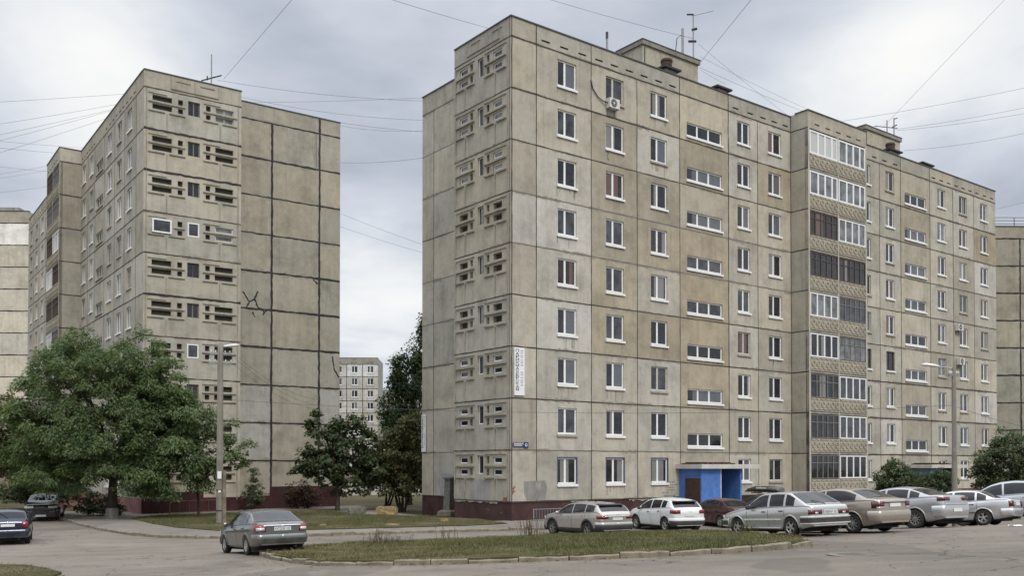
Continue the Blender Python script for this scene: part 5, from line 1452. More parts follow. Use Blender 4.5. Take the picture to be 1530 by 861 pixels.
PAINT = {k: m_paint('car_paint_' + k, c, mt, r_, d) for k, c, mt, r_, d in (
    ('grey', (.165, .168, .165), .85, .34, .30), ('champagne', (.50, .465, .42), .65, .34, .35), ('white', (.70, .71, .70), 0, .35, .22), ('burgundy', (.060, .016, .020), .4, .32, .3), ('silver', (.60, .595, .575), .65, .35, .35),
    ('beige', (.40, .35, .29), .6, .36, .5), ('greysilver', (.50, .50, .50), .65, .35, .5), ('palesilver', (.62, .615, .61), .65, .35, .45), ('bluesilver', (.46, .48, .50), .65, .35, .4), ('navy', (.012, .017, .042), .4, .28, .25), ('black', (.014, .013, .014), .3, .25, .25), ('darkgreen', (.022, .030, .028), .4, .3, .3))}
SED = dict(L=4.35, W=1.68, H=1.42, wb=2.492, fo=.80, paint=PAINT['grey'], rw=.295,
    top=[(0, .60), (.03, .70), (.18, .79), (.9, .935), (1.05, .96), (1.80, 1.345), (2.05, 1.40), (2.55, 1.42), (3.0, 1.39), (3.22, 1.335), (3.80, 1.035), (3.88, 1.015), (4.25, 1.0), (4.32, .965), (4.35, .86)],
    belt=[(0, .57), (.2, .73), (1.05, .87), (2.2, .905), (3.4, .945), (3.9, .965), (4.25, .955), (4.35, .82)],
    cowl=1.05, rf=1.82, rr=3.20, rg=3.84, sw=(1.30, 3.42), posts=[2.30, 3.10], gaps=[1.22, 2.30, 3.12], handles=[2.12, 2.98], bump_f=(.28, .55), bump_r=(.34, .63),
    tail=[(-.24, .20, .70, .93, 0, .012), (-.12, .16, .725, .83, 1, .018)], head=(-.22, .34, .60, .74), plate_z=.79, extra={'trunk_strip': trunk_trim(.885, .4), 'trunk_badge': badge('LADA', .965, .05), 'mudflap': mudflap}, spokes=6, split=False, rglass='carglass')
def var(b, **k):
    d = dict(b); d.update(k); return d
WAG = var(SED, L=4.42, W=1.785, H=1.5, wb=2.635, fo=.83, rw=.33, paint=PAINT['champagne'],
    top=[(0, .68), (.03, .78), (.2, .88), (.95, 1.01), (1.05, 1.03), (1.78, 1.41), (2.1, 1.48), (2.6, 1.505), (3.2, 1.49), (3.7, 1.44), (3.95, 1.40), (4.28, 1.10), (4.34, 1.04), (4.40, .98), (4.42, .86)],
    belt=[(0, .65), (.2, .82), (1.05, .93), (2.2, .97), (3.4, 1.03), (4.1, 1.08), (4.3, 1.02), (4.42, .82)],
    cowl=1.05, rf=1.80, rr=3.96, rg=4.32, sw=(1.30, 3.92), posts=[2.34, 3.28], gaps=[1.24, 2.34, 3.30], handles=[2.14, 3.12], bump_f=(.30, .60), bump_r=(.42, .66), bclad=1, clad=2, lip=.075,
    tail=[(-.30, .30, .80, .945, 0, .014), (-.02, .26, .835, .885, 2, .018)], head=(-.3, .32, .70, .82), plate_z=.80, extra={'tailgate_strip': trunk_trim(.90, .4), 'tailgate_badge': badge('LADA', .985, .05), 'roof_spoiler': spoiler, 'roof_fin': fin_aerial}, spokes=5, split=True, rim='rimdark', sglass='carglass')
HAT = var(WAG, L=4.165, W=1.764, H=1.56, wb=2.592, fo=.80, rw=.325, paint=PAINT['white'],
    top=[(0, .72), (.03, .82), (.2, .92), (.85, 1.05), (.95, 1.07), (1.58, 1.45), (1.9, 1.53), (2.4, 1.56), (3.0, 1.545), (3.4, 1.50), (3.62, 1.46), (3.98, 1.12), (4.06, 1.06), (4.14, 1.0), (4.165, .88)],
    belt=[(0, .70), (.2, .86), (1.0, .97), (2.0, 1.0), (3.2, 1.08), (3.8, 1.12), (4.0, 1.05), (4.165, .84)], cowl=.95, rf=1.60, rr=3.64, rg=4.02, sw=(1.2, 3.45), posts=[2.15, 3.02], gaps=[1.14, 2.15, 3.08], handles=[1.95, 2.88], clad=1, lip=.03,
    tail=[(-.34, .24, .86, 1.03, 0, .014)], plate_z=.80, bump_r=(.40, .66), extra={'tailgate_badge': badge('LADA', .965, .05), 'roof_spoiler': spoiler}, blackhandle=1, blackmirror=1, rim='rim', spokes=5)
BOXY = var(SED, L=4.12, W=1.65, H=1.40, wb=2.46, fo=.78, rw=.29, paint=PAINT['silver'],
    top=[(0, .58), (.04, .68), (.15, .735), (1.0, .90), (1.15, .915), (1.80, 1.315), (2.0, 1.37), (2.6, 1.395), (3.02, 1.375), (3.18, 1.345), (3.86, .985), (3.93, .965), (4.07, .94), (4.10, .91), (4.12, .82)],
    belt=[(0, .56), (.2, .69), (1.15, .85), (2.2, .885), (3.4, .91), (3.9, .925), (4.07, .90), (4.12, .79)], cowl=1.13, rf=1.82, rr=3.16, rg=3.88, sw=(1.38, 3.42), posts=[2.28, 3.00], pw=.045, gaps=[1.27, 2.28, 3.02], handles=[2.08, 2.86], tr=.05, tf=.08, tum=.155, crown=.03, sm=.022,
    bump_f=(.30, .56), bump_r=(.36, .62), bline=1, tail=[(-.10, .42, .66, .80, 0, .012), (.14, .26, .67, .73, 1, .018)], tailmat='darkred', head=(-.15, .38, .56, .68), plate_z=.735, extra={'side_moulding': side_moulding(.50, .545), 'sill_strip': side_moulding(.25, .285), 'rear_wiper': wiper, 'mudflap': mudflap}, blackhandle=1, blackmirror=1, spokes=5, sglass='carglass')
POLO = var(SED, L=4.39, W=1.70, H=1.467, wb=2.552, fo=.86, rw=.31, paint=PAINT['beige'],
    top=[(0, .64), (.03, .74), (.18, .83), (.95, .97), (1.05, .99), (1.85, 1.39), (2.2, 1.45), (2.65, 1.467), (3.05, 1.43), (3.3, 1.365), (3.92, 1.09), (3.98, 1.075), (4.28, 1.055), (4.35, 1.02), (4.39, .90)],
    belt=[(0, .61), (.2, .78), (1.05, .92), (2.2, .96), (3.4, 1.0), (3.95, 1.02), (4.28, 1.0), (4.39, .86)], rg=3.96, rr=3.26, sw=(1.30, 3.55), posts=[2.34], gaps=[1.24, 2.34, 3.22], handles=[2.14, 3.05], tail=[(-.26, .20, .76, .97, 0, .012), (-.10, .20, .76, .80, 1, .018)], tailmat='darkred', plate_z=.85, bump_r=(.36, .68), spokes=9, split=False, extra={'number_plate_recess': trunk_trim(.93, .4, 'seamblack', .012)})
LANC = var(POLO, L=4.57, W=1.76, H=1.49, wb=2.635, fo=.90, rw=.325, paint=PAINT['greysilver'],
    top=[(0, .66), (.03, .78), (.2, .88), (1.0, 1.0), (1.1, 1.02), (1.95, 1.41), (2.3, 1.47), (2.75, 1.49), (3.15, 1.45), (3.35, 1.40), (4.05, 1.12), (4.12, 1.11), (4.46, 1.105), (4.53, 1.07), (4.57, .93)],
    belt=[(0, .63), (.2, .83), (1.1, .95), (2.2, .99), (3.5, 1.04), (4.05, 1.06), (4.46, 1.05), (4.57, .89)], cowl=1.1, rf=1.97, rr=3.33, rg=4.08, sw=(1.36, 3.72), posts=[2.42, 3.32], gaps=[1.3, 2.42, 3.32], handles=[2.2, 3.14], tail=[(-.22, .36, .90, 1.03, 2, .012), (0, .30, .93, 1.0, 0, .016)], plate_z=.58, plate_off=.052, bump_r=(.38, .74), spokes=10, rim='rimdark', extra={'boot_strip': trunk_trim(.78, .4, 'chrome', .014)})
ACC = var(POLO, L=4.26, W=1.68, H=1.395, wb=2.44, fo=.80, rw=.29, paint=PAINT['palesilver'],
    top=[(0, .60), (.03, .70), (.18, .78), (.9, .92), (1.0, .94), (1.72, 1.32), (2.1, 1.38), (2.5, 1.395), (2.95, 1.35), (3.15, 1.295), (3.62, 1.02), (3.72, 1.0), (4.15, .965), (4.22, .93), (4.26, .82)],
    belt=[(0, .58), (.2, .72), (1.0, .86), (2.2, .89), (3.3, .93), (3.7, .95), (4.15, .925), (4.26, .78)], cowl=1.0, rf=1.74, rr=3.13, rg=3.68, sw=(1.26, 3.38), posts=[2.22, 3.02], gaps=[1.18, 2.22, 3.04], handles=[2.04, 2.86], tail=[(-.14, .22, .66, .88, 2, .012), (-.02, .2, .80, .86, 0, .016)], plate_z=.76, bump_r=(.34, .60), spokes=5, split=True, extra={'side_moulding': side_moulding(.47, .51, 'cladding')}, blackhandle=1)
PICK = var(POLO, L=5.0, W=1.78, H=1.78, wb=3.0, fo=.85, rw=.37, zb=.38, gap=.07, paint=PAINT['bluesilver'],
    top=[(0, .90), (.03, 1.0), (.2, 1.08), (1.05, 1.19), (1.15, 1.21), (1.95, 1.66), (2.3, 1.75), (2.8, 1.78), (3.2, 1.74), (3.42, 1.66), (3.72, 1.30), (3.80, 1.26), (4.85, 1.22), (4.95, 1.2), (5.0, 1.08)],
    belt=[(0, .87), (.2, 1.02), (1.15, 1.12), (2.2, 1.15), (3.2, 1.18), (3.8, 1.2), (4.9, 1.17), (5.0, 1.04)], cowl=1.13, rf=1.97, rr=3.40, rg=3.76, sw=(1.40, 3.40), posts=[2.40], gaps=[1.3, 2.40, 3.36, 3.78], handles=[2.2, 3.16], lip=.06, tail=[(-.1, .16, .8, 1.1, 0, .012)], plate_z=.7, bump_f=(.45, .78), bump_r=(.50, .70), spokes=6, rim='rimdark', extra={'side_step': side_moulding(.36, .41, 'cladding')})
FAB = var(HAT, L=3.99, W=1.64, H=1.5, wb=2.45, fo=.8, rw=.30, paint=PAINT['navy'], clad=0, bclad=0, blackhandle=0,
    top=[(0, .66), (.03, .76), (.2, .86), (.85, 1.0), (.95, 1.02), (1.55, 1.40), (1.9, 1.47), (2.4, 1.50), (2.9, 1.49), (3.3, 1.45), (3.48, 1.41), (3.82, 1.09), (3.88, 1.04), (3.97, .98), (3.99, .86)],
    belt=[(0, .63), (.2, .80), (1.0, .92), (2.0, .95), (3.2, 1.0), (3.7, 1.03), (3.85, .99), (3.99, .80)], cowl=.95, rf=1.57, rr=3.50, rg=3.86, sw=(1.2, 3.36), posts=[2.1, 2.95], gaps=[1.14, 2.1, 3.0], handles=[1.9, 2.8], tail=[(-.06, .17, .72, .96, 0, .014)], plate_z=.82, bump_r=(.34, .64), extra={'tailgate_badge_disc': None})
def disc(mb, strip, lx, wd, ft, fs, L, W):
    mb.lathe([(0, .012), (.045, .012), (.05, 0)], 14); 
    mb.v = [(lx(L) - .004 - z, x, y + .93) for x, y, z in mb.v]; return [M['chrome']]
FAB['extra'] = {'tailgate_badge': disc, 'rear_wiper': wiper}
SUV = var(WAG, paint=PAINT['greysilver'], bclad=1, extra={'roof_rails': roof_rails})
DARKCAR = var(HAT, paint=PAINT['darkgreen'], extra={})
BURG = var(SED, paint=PAINT['burgundy'], tail=[(-.2, .25, .70, .88, 2, .012)], extra={'roof_edge_trim': None}, rw=.30)
BURG['extra'] = {}

add_car('parked_car', 'dark grey four-door saloon alone on the road at the tip of the grass island', SED, -8.08, 30.65, .553, plate='К472ЕМ 102')
add_car('parked_car', 'champagne silver estate car with dark lower cladding, parked beside the grass island', WAG, 3.24, 41.26, .539)
add_car('parked_car', 'white hatchback with tall red tail lamps, next to the champagne estate', HAT, 7.28, 45.1, .40)
add_car('parked_car', 'burgundy saloon half hidden between the white hatchback and the silver hatchback', BURG, 10.5, 48.0, .42)
db = add_car('parked_car', 'dark hatchback carrying a black roof box, mostly hidden behind the silver hatchback', DARKCAR, 13.3, 49.6, .75)
add_car('parked_car', 'boxy silver five-door hatchback with pale side moulding, its front wheel on the grass', BOXY, 8.75, 30.6, .465, plate='М580АР 102')
add_car('parked_car', 'dusty beige saloon with dark red tail lamps, next to the boxy silver hatchback', POLO, 10.75, 31.3, .56)
add_car('parked_car', 'silver estate with bright roof rails, only its roof showing behind the beige saloon', SUV, 14.6, 41.0, .8)
add_car('parked_car', 'dusty silver-grey saloon with a high boot, between the beige and the pale silver saloons', LANC, 13.9, 34.3, .62)
add_car('parked_car', 'dark car showing only its roof behind the pale silver saloon', var(WAG, paint=PAINT['black'], extra={}), 20.0, 43.5, .9)
add_car('parked_car', 'pale silver saloon with a black door strip, second from the right end of the row', ACC, 17.35, 36.9, .86)
add_car('pickup_truck', 'blue-silver double-cab pickup cut off by the right edge', PICK, 20.3, 38.6, .95, 'pickup')
add_car('parked_car', 'navy blue hatchback cut off by the left edge, seen from behind', FAB, -21.75, 41.2, .44)
add_car('parked_car', 'black car facing the viewer under the big tree at far left', var(HAT, paint=PAINT['black'], extra={}, blackhandle=0), -29.6, 60.2, .36 + math.pi)
bc = [o for o in COL.objects if o.name.startswith('parked_car')][-1]; bc.matrix_world = bc.matrix_world @ Matrix.Scale(1.12, 4)
# roof box: rests on the car, a thing of its own
rb = bpy.data.objects.new('roof_box', None); link(rb); rb.matrix_world = db.matrix_world @ Matrix.Translation((.1, 0, 1.56)); tag(rb, 'glossy black roof box on top of the half-hidden dark hatchback', 'roof box')
m = MB(); rings = []
for X, hw, hh in ((-1.0, .30, .10), (-.92, .40, .26), (-.3, .43, .34), (.4, .42, .33), (.85, .36, .22), (1.08, .22, .06)):
    rings.append([(X, hw * math.copysign(abs(math.cos(t)) ** .6, math.cos(t)), .10 + hh * .5 + hh * .5 * math.copysign(abs(math.sin(t)) ** .7, math.sin(t))) for t in [2 * math.pi * k / 16 for k in range(16)]])
m.raw([q for r_ in rings for q in r_], [(a * 16 + k, a * 16 + (k + 1) % 16, (a + 1) * 16 + (k + 1) % 16, (a + 1) * 16 + k) for a in range(5) for k in range(16)] + [tuple(range(16)), tuple(80 + k for k in range(16))], smooth=True)
m.build('shell', PAINT['black'], rb, weld=True)
for X in (-.5, .5):
    m = MB(); m.box(X - .03, X + .03, -.5, .5, .04, .09); m.build('crossbar', M['darkmetal'], rb)
for s in (-.444, .43):
    m = MB(); m.box(-.35, .25, s, s + .014, .30, .36); m.build('side_mark', M['acwhite'], rb)

# scraps of litter on the asphalt
for i, (x_, y_, l_, w_, a_, lab) in enumerate(((16.4, 31.0, .42, .2, .3, 'crumpled white paper scrap on the asphalt before the row of silver saloons'), (18.9, 31.2, .2, .14, 1.0, 'tiny pale scrap of litter farther right on the asphalt'))):
    m = MB(); z_ = T(x_, y_); n_ = 5; rr = random.Random(i)
    g_ = [[(x_ + (u / n_ - .5) * l_, y_ + (v / n_ - .5) * w_, z_ + .01 + rr.uniform(0, .05)) for u in range(n_ + 1)] for v in range(n_ + 1)]
    for v in range(n_):
        for u in range(n_): m.face([g_[v][u], g_[v][u + 1], g_[v + 1][u + 1], g_[v + 1][u]])
    tag(m.build('paper_scrap', M['white'], weld=True), lab, 'litter')
# ---------------------------------------------------------------- trees and shrubs
def m_leaf(name, a, b, c=None):
    k = NT(name); t = k.attr('tint')
    sep = k.new('ShaderNodeSeparateColor'); k.link(t, sep.inputs[0])
    col = k.mix(sep.outputs[0], a, b)
    if c: col = k.mix(k.ramp(sep.outputs[1], [(.90, 0.0), (.97, 1.0)]), col, c)
    k.out(col, .62, 0, .3)
    tr = k.new('ShaderNodeBsdfTranslucent'); mx = k.new('ShaderNodeMixShader'); mx.inputs[0].default_value = .36
    k.link(k.mix(1.0, col, (1.3, 1.4, .7), 'MULTIPLY'), tr.inputs['Color'])
    o = [n for n in k.n if n.type == 'OUTPUT_MATERIAL'][0]
    k.link(k.b.outputs[0], mx.inputs[1]); k.link(tr.outputs[0], mx.inputs[2]); k.link(mx.outputs[0], o.inputs['Surface'])
    return k.mat
M['leaf_maple'] = m_leaf('box_elder_leaf', (.066, .105, .046), (.160, .218, .096), (.17, .18, .07))
M['leaf_dark'] = m_leaf('dark_leaf', (.046, .068, .036), (.105, .132, .066), (.13, .095, .05))
M['leaf_autumn'] = m_leaf('turning_leaf', (.070, .082, .040), (.155, .150, .070), (.19, .13, .045))
M['leaf_poplar'] = m_leaf('poplar_leaf', (.048, .080, .038), (.105, .150, .070))
M['leaf_bush'] = m_leaf('bush_leaf', (.042, .066, .032), (.095, .130, .062), (.15, .13, .06))
M['leaf_red'] = m_leaf('reddish_shrub_leaf', (.060, .042, .034), (.11, .075, .055), (.16, .07, .05))
def m_bark(name, c):
    k = NT(name); n = k.noise(1.0, 6, .65, k.coords((7, 7, 1.2)))
    k.bump(n, .8, .05); return k.out(k.ramp(n, [(.3, tuple(a * .5 for a in c)), (.7, tuple(a * 1.4 for a in c))]), .95, 0, .1)
M['bark'] = m_bark('bark', (.060, .048, .040))
M['limewash'] = m_bark('limewashed_bark', (.26, .245, .22))

def crown(name, root, lobes, nclump, per, csize, leaf, aspect, mat, seed, droop=.3, flat=.62, origin=(0, 0, 0), holes=.0):
    """leaves in clumps scattered through ellipsoid lobes; lobes: (cx, cy, cz, rx, ry, rz, weight)"""
    rg = np.random.RandomState(seed); wt = np.array([l[6] for l in lobes], float); wt /= wt.sum()
    C = []; N_ = []
    for i, l in enumerate(lobes):
        n = max(1, int(nclump * wt[i])); d = rg.normal(size=(n, 3)); d /= np.linalg.norm(d, axis=1)[:, None]
        r = rg.uniform(.12, 1.0, n) ** .42 * (1 + rg.normal(0, .07, n))
        C.append(np.array(l[:3]) + d * r[:, None] * np.array(l[3:6])); N_.append(d)
    C = np.concatenate(C); N_ = np.concatenate(N_); n = len(C)
    sz = csize * rg.uniform(.55, 1.35, n); cnt = np.maximum(6, (per * (sz / csize) ** 2).astype(int)); shade = rg.rand(n)
    idx = np.repeat(np.arange(n), cnt); K = len(idx)
    off = rg.normal(size=(K, 3)); off /= np.maximum(np.linalg.norm(off, axis=1), 1e-6)[:, None]
    off *= (rg.rand(K) ** .45)[:, None] * sz[idx][:, None] * np.array([1, 1, flat]); P = C[idx] + off
    P[:, 2] -= droop * (off[:, 0] ** 2 + off[:, 1] ** 2) / np.maximum(sz[idx], .05)
    nrm = N_[idx] * .35 + np.array([0, 0, .75]) + rg.normal(0, .45, (K, 3)); nrm /= np.linalg.norm(nrm, axis=1)[:, None]
    out = off + N_[idx] * .3 * sz[idx][:, None] + rg.normal(0, .25, (K, 3)) * sz[idx][:, None]; out[:, 2] -= droop * sz[idx] * .9
    tip = out - nrm * (out * nrm).sum(1)[:, None]; tip /= np.maximum(np.linalg.norm(tip, axis=1), 1e-6)[:, None]
    sd = np.cross(nrm, tip); L_ = leaf * rg.uniform(.6, 1.3, K)[:, None]; Wd = L_ * aspect
    V = np.stack([P - tip * L_ * .5, P + sd * Wd * .5 - tip * L_ * .05, P + tip * L_ * .5 - nrm * L_ * .12, P - sd * Wd * .5 - tip * L_ * .05], 1) - np.array(origin)
    t = np.clip(.55 * shade[idx] + .45 * rg.rand(K), 0, 1); tint = np.c_[t, rg.rand(K), t]
    me = raw_mesh(name, V.reshape(-1, 3), K, 4, mat, tint)
    return link(bpy.data.objects.new(name, me), root), C
def tree(name, label, base, h_trunk, r, lobes, nclump, per, csize, leaf, aspect, mat, seed, cat='tree', droop=.3, flat=.62, wash=0, stems=1, limbs=16, group=None):
    z = T(*base); root = empty(name, (base[0], base[1], z)); tag(root, label, cat, group)
    rr = random.Random(seed)
    _, C = crown('crown' if cat == 'tree' else 'foliage', root, lobes, nclump, per, csize, leaf, aspect, mat, seed, droop, flat)
    m = MB()
    tops = []
    for s in range(stems):
        a = rr.uniform(0, 6.28); sp = .0 if stems == 1 else rr.uniform(.1, .3)
        p0 = Vector((math.cos(a) * sp, math.sin(a) * sp, -.3)); lean = Vector((math.cos(a), math.sin(a), 0)) * (.05 * h_trunk if stems == 1 else .35 * h_trunk)
        pts = [p0, p0 + Vector((rr.uniform(-.04, .04), rr.uniform(-.04, .04), .3 + h_trunk * .35)) + lean * .3, p0 + lean + Vector((0, 0, .3 + h_trunk))]
        rs = r if stems == 1 else r * rr.uniform(.5, .8)
        m.tube([pts[0], p0 + Vector((0, 0, .45)), pts[1], pts[2]], [rs * 1.35, rs * 1.05, rs * .9, rs * .7], 9)
        tops.append((pts[2], rs * .7))
    idx = list(range(len(C))); rr.shuffle(idx)
    for i in idx[:limbs]:
        q = Vector(C[i]); t0, r0 = min(tops, key=lambda t: (t[0] - q).length); r1 = r0 * rr.uniform(.35, .6)
        mid = t0.lerp(q, .45) + Vector((rr.uniform(-.2, .2), rr.uniform(-.2, .2), (q - t0).length * .10))
        m.tube([t0 - Vector((0, 0, r0 * .5)), mid, q], [r1, r1 * .65, r1 * .2], 6)
    t = m.build('trunk' if cat == 'tree' else 'stem', M['bark'], root)
    if wash:
        w = MB(); w.tube([(0, 0, -.05), (0, 0, .5), (.0, 0, wash)], [r * 1.33, r * 1.10, r * 1.06], 10, cap=False); w.build('limewash', M['limewash'], t)
    return root
# the big box elder at left
tree('box_elder_tree', 'big spreading dark green tree with a limewashed trunk in front of the left block', (-24.6, 58.4), 2.6, .33,
     [(0, 0, 6.8, 4.6, 3.6, 3.8, 5), (-2.8, -.5, 5.8, 3.2, 3.0, 3.0, 3), (3.1, -.3, 5.6, 2.8, 2.7, 3.2, 3), (1.3, .0, 9.6, 2.4, 2.2, 2.0, 1.7), (-2.2, .0, 9.7, 2.3, 2.2, 2.0, 1.8), (3.6, 0, 8.0, 1.7, 1.8, 2.2, 1.4), (-4.3, 0, 7.4, 2.0, 2.0, 2.2, 1.3), (-4.6, -.2, 4.4, 2.2, 2.2, 2.2, 1.5), (-4.0, .2, 3.3, 2.2, 1.6, 1.3, 1.2), (3.9, -.4, 5.8, 2.4, 2.2, 2.6, 1.6), (4.2, -.8, 3.2, 1.8, 1.7, 1.7, 1.6), (2.6, -1.4, 2.7, 1.6, 1.2, 1.1, 1.0), (.6, -2.2, 4.2, 3.0, 1.8, 1.9, 1.8), (-2.5, -1.6, 3.0, 2.4, 1.6, 1.2, 1.0)],
     620, 215, .70, .215, .40, M['leaf_maple'], 3, droop=.46, wash=.75, limbs=34)
tree('young_maple_tree', 'loose thin leafy growth hanging between the big tree and the lamp pole', (-19.2, 58.2), 2.2, .09,
     [(.0, 0, 3.4, 1.7, 1.2, 1.4, 3), (1.9, -.2, 3.9, 1.3, 1.0, 1.2, 2), (1.6, 0, 5.4, 1.1, .9, .8, 1), (-1.2, 0, 4.6, 1.2, 1.1, 1.2, 2), (2.9, 0, 4.4, .7, .7, .5, .6)], 85, 42, .42, .24, .55, M['leaf_maple'], 5, droop=.4, limbs=22)
tree('maple_tree', 'small dark maple standing by the right corner of the left block', (-11.9, 64.6), 2.0, .17,
     [(-.3, 0, 3.7, 1.9, 1.6, 1.7, 4), (-1.4, -.2, 6.0, .6, .6, 1.0, .9), (-.1, 0, 5.7, .8, .8, 1.0, 1), (1.3, 0, 5.3, .9, .9, 1.5, 1.5), (2.2, .1, 4.4, .8, .8, 1.3, 1), (2.1, .1, 2.9, 1.3, 1.2, 1.2, 1.5), (-2.0, 0, 3.9, .9, .8, .7, .8), (-2.4, 0, 2.9, .8, .8, .6, .6), (.6, .2, 1.9, 1.8, 1.3, .8, 1.2)], 210, 50, .44, .25, .75, M['leaf_dark'], 8, droop=.3, limbs=24)
tree('poplar_tree', 'tall pointed poplar rising behind the left edge of the main block', (-8.6, 79.0), 3.0, .30,
     [(-.1, 0, 6.0, 2.3, 2.2, 4.0, 4), (.3, 0, 10.5, 1.7, 1.6, 2.6, 3), (-.9, 0, 10.6, .8, .9, 2.2, 1.0), (1.0, 0, 12.2, 1.0, 1.0, 2.2, 1.5), (-1.3, 0, 8.0, 1.2, 1.2, 2.6, 1.5), (1.3, 0, 14.4, .5, .5, 1.5, .5)], 400, 42, .48, .25, .7, M['leaf_poplar'], 12, droop=.0, flat=1.3, limbs=14)
tree('bushy_tree', 'bushy green-yellow tree left of the main block, in front of the poplar', (-7.7, 66.5), 1.6, .14,
     [(-.6, 0, 3.9, 2.0, 1.6, 2.0, 4), (1.0, .2, 4.2, 1.7, 1.4, 2.3, 3), (.6, 0, 6.0, 1.1, 1.0, 1.2, 1), (-2.2, 0, 3.2, 1.2, 1.2, 1.5, 1.5), (.2, -.3, 1.9, 2.4, 1.2, .9, 1.6)], 220, 80, .55, .22, .6, M['leaf_autumn'], 14, stems=4, limbs=22)
tree('bushy_tree', 'low multi-stemmed bush behind the yellow concrete block', (-9.2, 68.5), 1.3, .10,
     [(-.5, 0, 2.8, 1.7, 1.4, 1.4, 3), (1.2, 0, 2.4, 1.3, 1.2, 1.2, 2)], 90, 70, .50, .22, .6, M['leaf_dark'], 15, stems=5, limbs=18)
tree('broadleaf_tree', 'yellowing broadleaf tree at the far left edge behind the big tree', (-36.5, 66.0), 2.4, .25,
     [(0, 0, 5.8, 3.0, 2.6, 3.2, 3), (2.0, 0, 4.4, 2.4, 2.2, 2.2, 2), (-2, 0, 5, 2.6, 2.2, 2.6, 2)], 210, 95, .70, .26, .6, M['leaf_autumn'], 17, limbs=14)
tree('leafy_shrub', 'pale green shrub behind the navy car at far left', (-31.5, 63.2), .9, .06,
     [(0, 0, 1.9, 1.5, 1.2, 1.2, 3), (1.2, .2, 1.5, 1.1, .9, .9, 2), (-1.4, 0, 1.7, 1.2, 1.0, 1.1, 2)], 90, 75, .40, .19, .6, M['leaf_bush'], 19, 'shrub', stems=5, limbs=12)
tree('leafy_shrub', 'dark undergrowth below the big tree, left of its trunk', (-27.0, 62.0), .5, .05,
     [(0, 0, .9, 1.6, .8, .8, 3), (1.2, -.3, .6, 1.0, .6, .5, 2), (-1.4, .3, 1.3, 1.2, .9, 1.1, 2)], 80, 60, .34, .18, .45, M['leaf_bush'], 21, 'shrub', stems=4, limbs=8)
q = BW(7.4, -.7, 0)
tree('conical_shrub', 'small dark pointed shrub against the left block', (q.x, q.y), 1.2, .05,
     [(0, 0, 1.2, .75, .6, .8, 3), (.05, 0, 2.3, .38, .35, .9, 1.5)], 46, 60, .30, .15, .55, M['leaf_dark'], 23, 'shrub', limbs=8)
q = BW(10.9, -.6, 0)
tree('leafy_shrub', 'reddish rounded shrub against the maroon plinth of the left block', (q.x, q.y), .6, .05,
     [(0, 0, 1.2, 1.25, .9, 1.0, 3), (.9, 0, .9, .8, .7, .7, 1)], 70, 50, .34, .16, .55, M['leaf_red'], 25, 'shrub', stems=5, limbs=16)
# right-hand shrubs in front of the main block
tree('leafy_shrub', 'round dark shrub between the balcony bay and the second entrance', (22.9, 57.0), .9, .08,
     [(0, 0, 1.9, 1.15, 1.0, 1.3, 3), (.3, 0, 2.8, .7, .7, .6, 1), (-.4, 0, 1.3, .9, .8, .9, 1.5)], 100, 80, .40, .17, .6, M['leaf_dark'], 27, 'shrub', stems=4, limbs=12)
tree('leafy_shrub', 'lower shrub in front of the second entrance, left of the lamp pole', (26.0, 58.6), .8, .07,
     [(0, 0, 1.5, 1.3, 1.0, 1.1, 3), (.7, 0, 2.2, .7, .7, .6, 1)], 80, 75, .40, .17, .6, M['leaf_dark'], 29, 'shrub', stems=4, limbs=12)
tree('rowan_tree', 'broad dark tree in front of the right end of the main block', (31.6, 61.0), 1.5, .13,
     [(0, 0, 3.0, 1.9, 1.6, 1.7, 4), (1.8, 0, 3.4, 1.6, 1.4, 1.7, 3), (.3, 0, 4.6, .9, .9, 1.0, 1.2), (3.6, 0, 3.0, 1.6, 1.4, 1.5, 2.5), (-1.3, 0, 2.4, .9, .9, .9, 1)], 210, 85, .52, .19, .55, M['leaf_dark'], 33, stems=3, limbs=22)
# weeds on the island
def weed(label, x, y, n, h, seed, spread=.3):
    rr = random.Random(seed); root = empty('weed_tuft', (x, y, T(x, y) + .12)); tag(root, label, 'weed', 'weeds on the grass island')
    m = MB(); lf = MB()
    for i in range(n):
        a = rr.uniform(0, 6.28); d = rr.uniform(0, spread); b = Vector((math.cos(a) * d, math.sin(a) * d, 0)); hh = h * rr.uniform(.5, 1.0)
        t = b + Vector((rr.uniform(-.25, .25) * hh, rr.uniform(-.25, .25) * hh, hh)); m.tube([b, b.lerp(t, .5) + Vector((0, 0, .03)), t], [.008, .006, .003], 4)
        for k in range(7):
            p = b.lerp(t, rr.uniform(.15, 1.0)); q = rr.uniform(0, 6.28); L_ = rr.uniform(.05, .12); e = Vector((math.cos(q), math.sin(q), rr.uniform(-.2, .6))) * L_; s = Vector((-math.sin(q), math.cos(q), 0)) * L_ * .22
            lf.face([p, p + e * .5 + s, p + e, p + e * .5 - s], 0, (rr.random(), rr.random(), 0))
    m.build('stems', M['leaf_red'], root); lf.build('leaves', M['leaf_bush'], root)
weed('tall dry weed tuft at the back edge of the island, left of the champagne estate', .75, 38.4, 34, .95, 1, .5)
weed('low leafy weed patch near the left tip of the grass island', -3.9, 30.6, 40, .34, 2, 1.0)
weed('thin weed stalks on the crest of the island, middle', -2.4, 35.6, 12, .6, 3, .5)
weed('weed stalks behind the leafy patch at the island tip', -4.6, 33.0, 16, .55, 4, .6)
weed('small weed tuft by the front wheel of the boxy silver hatchback', 7.5, 30.2, 26, .30, 5, .5)
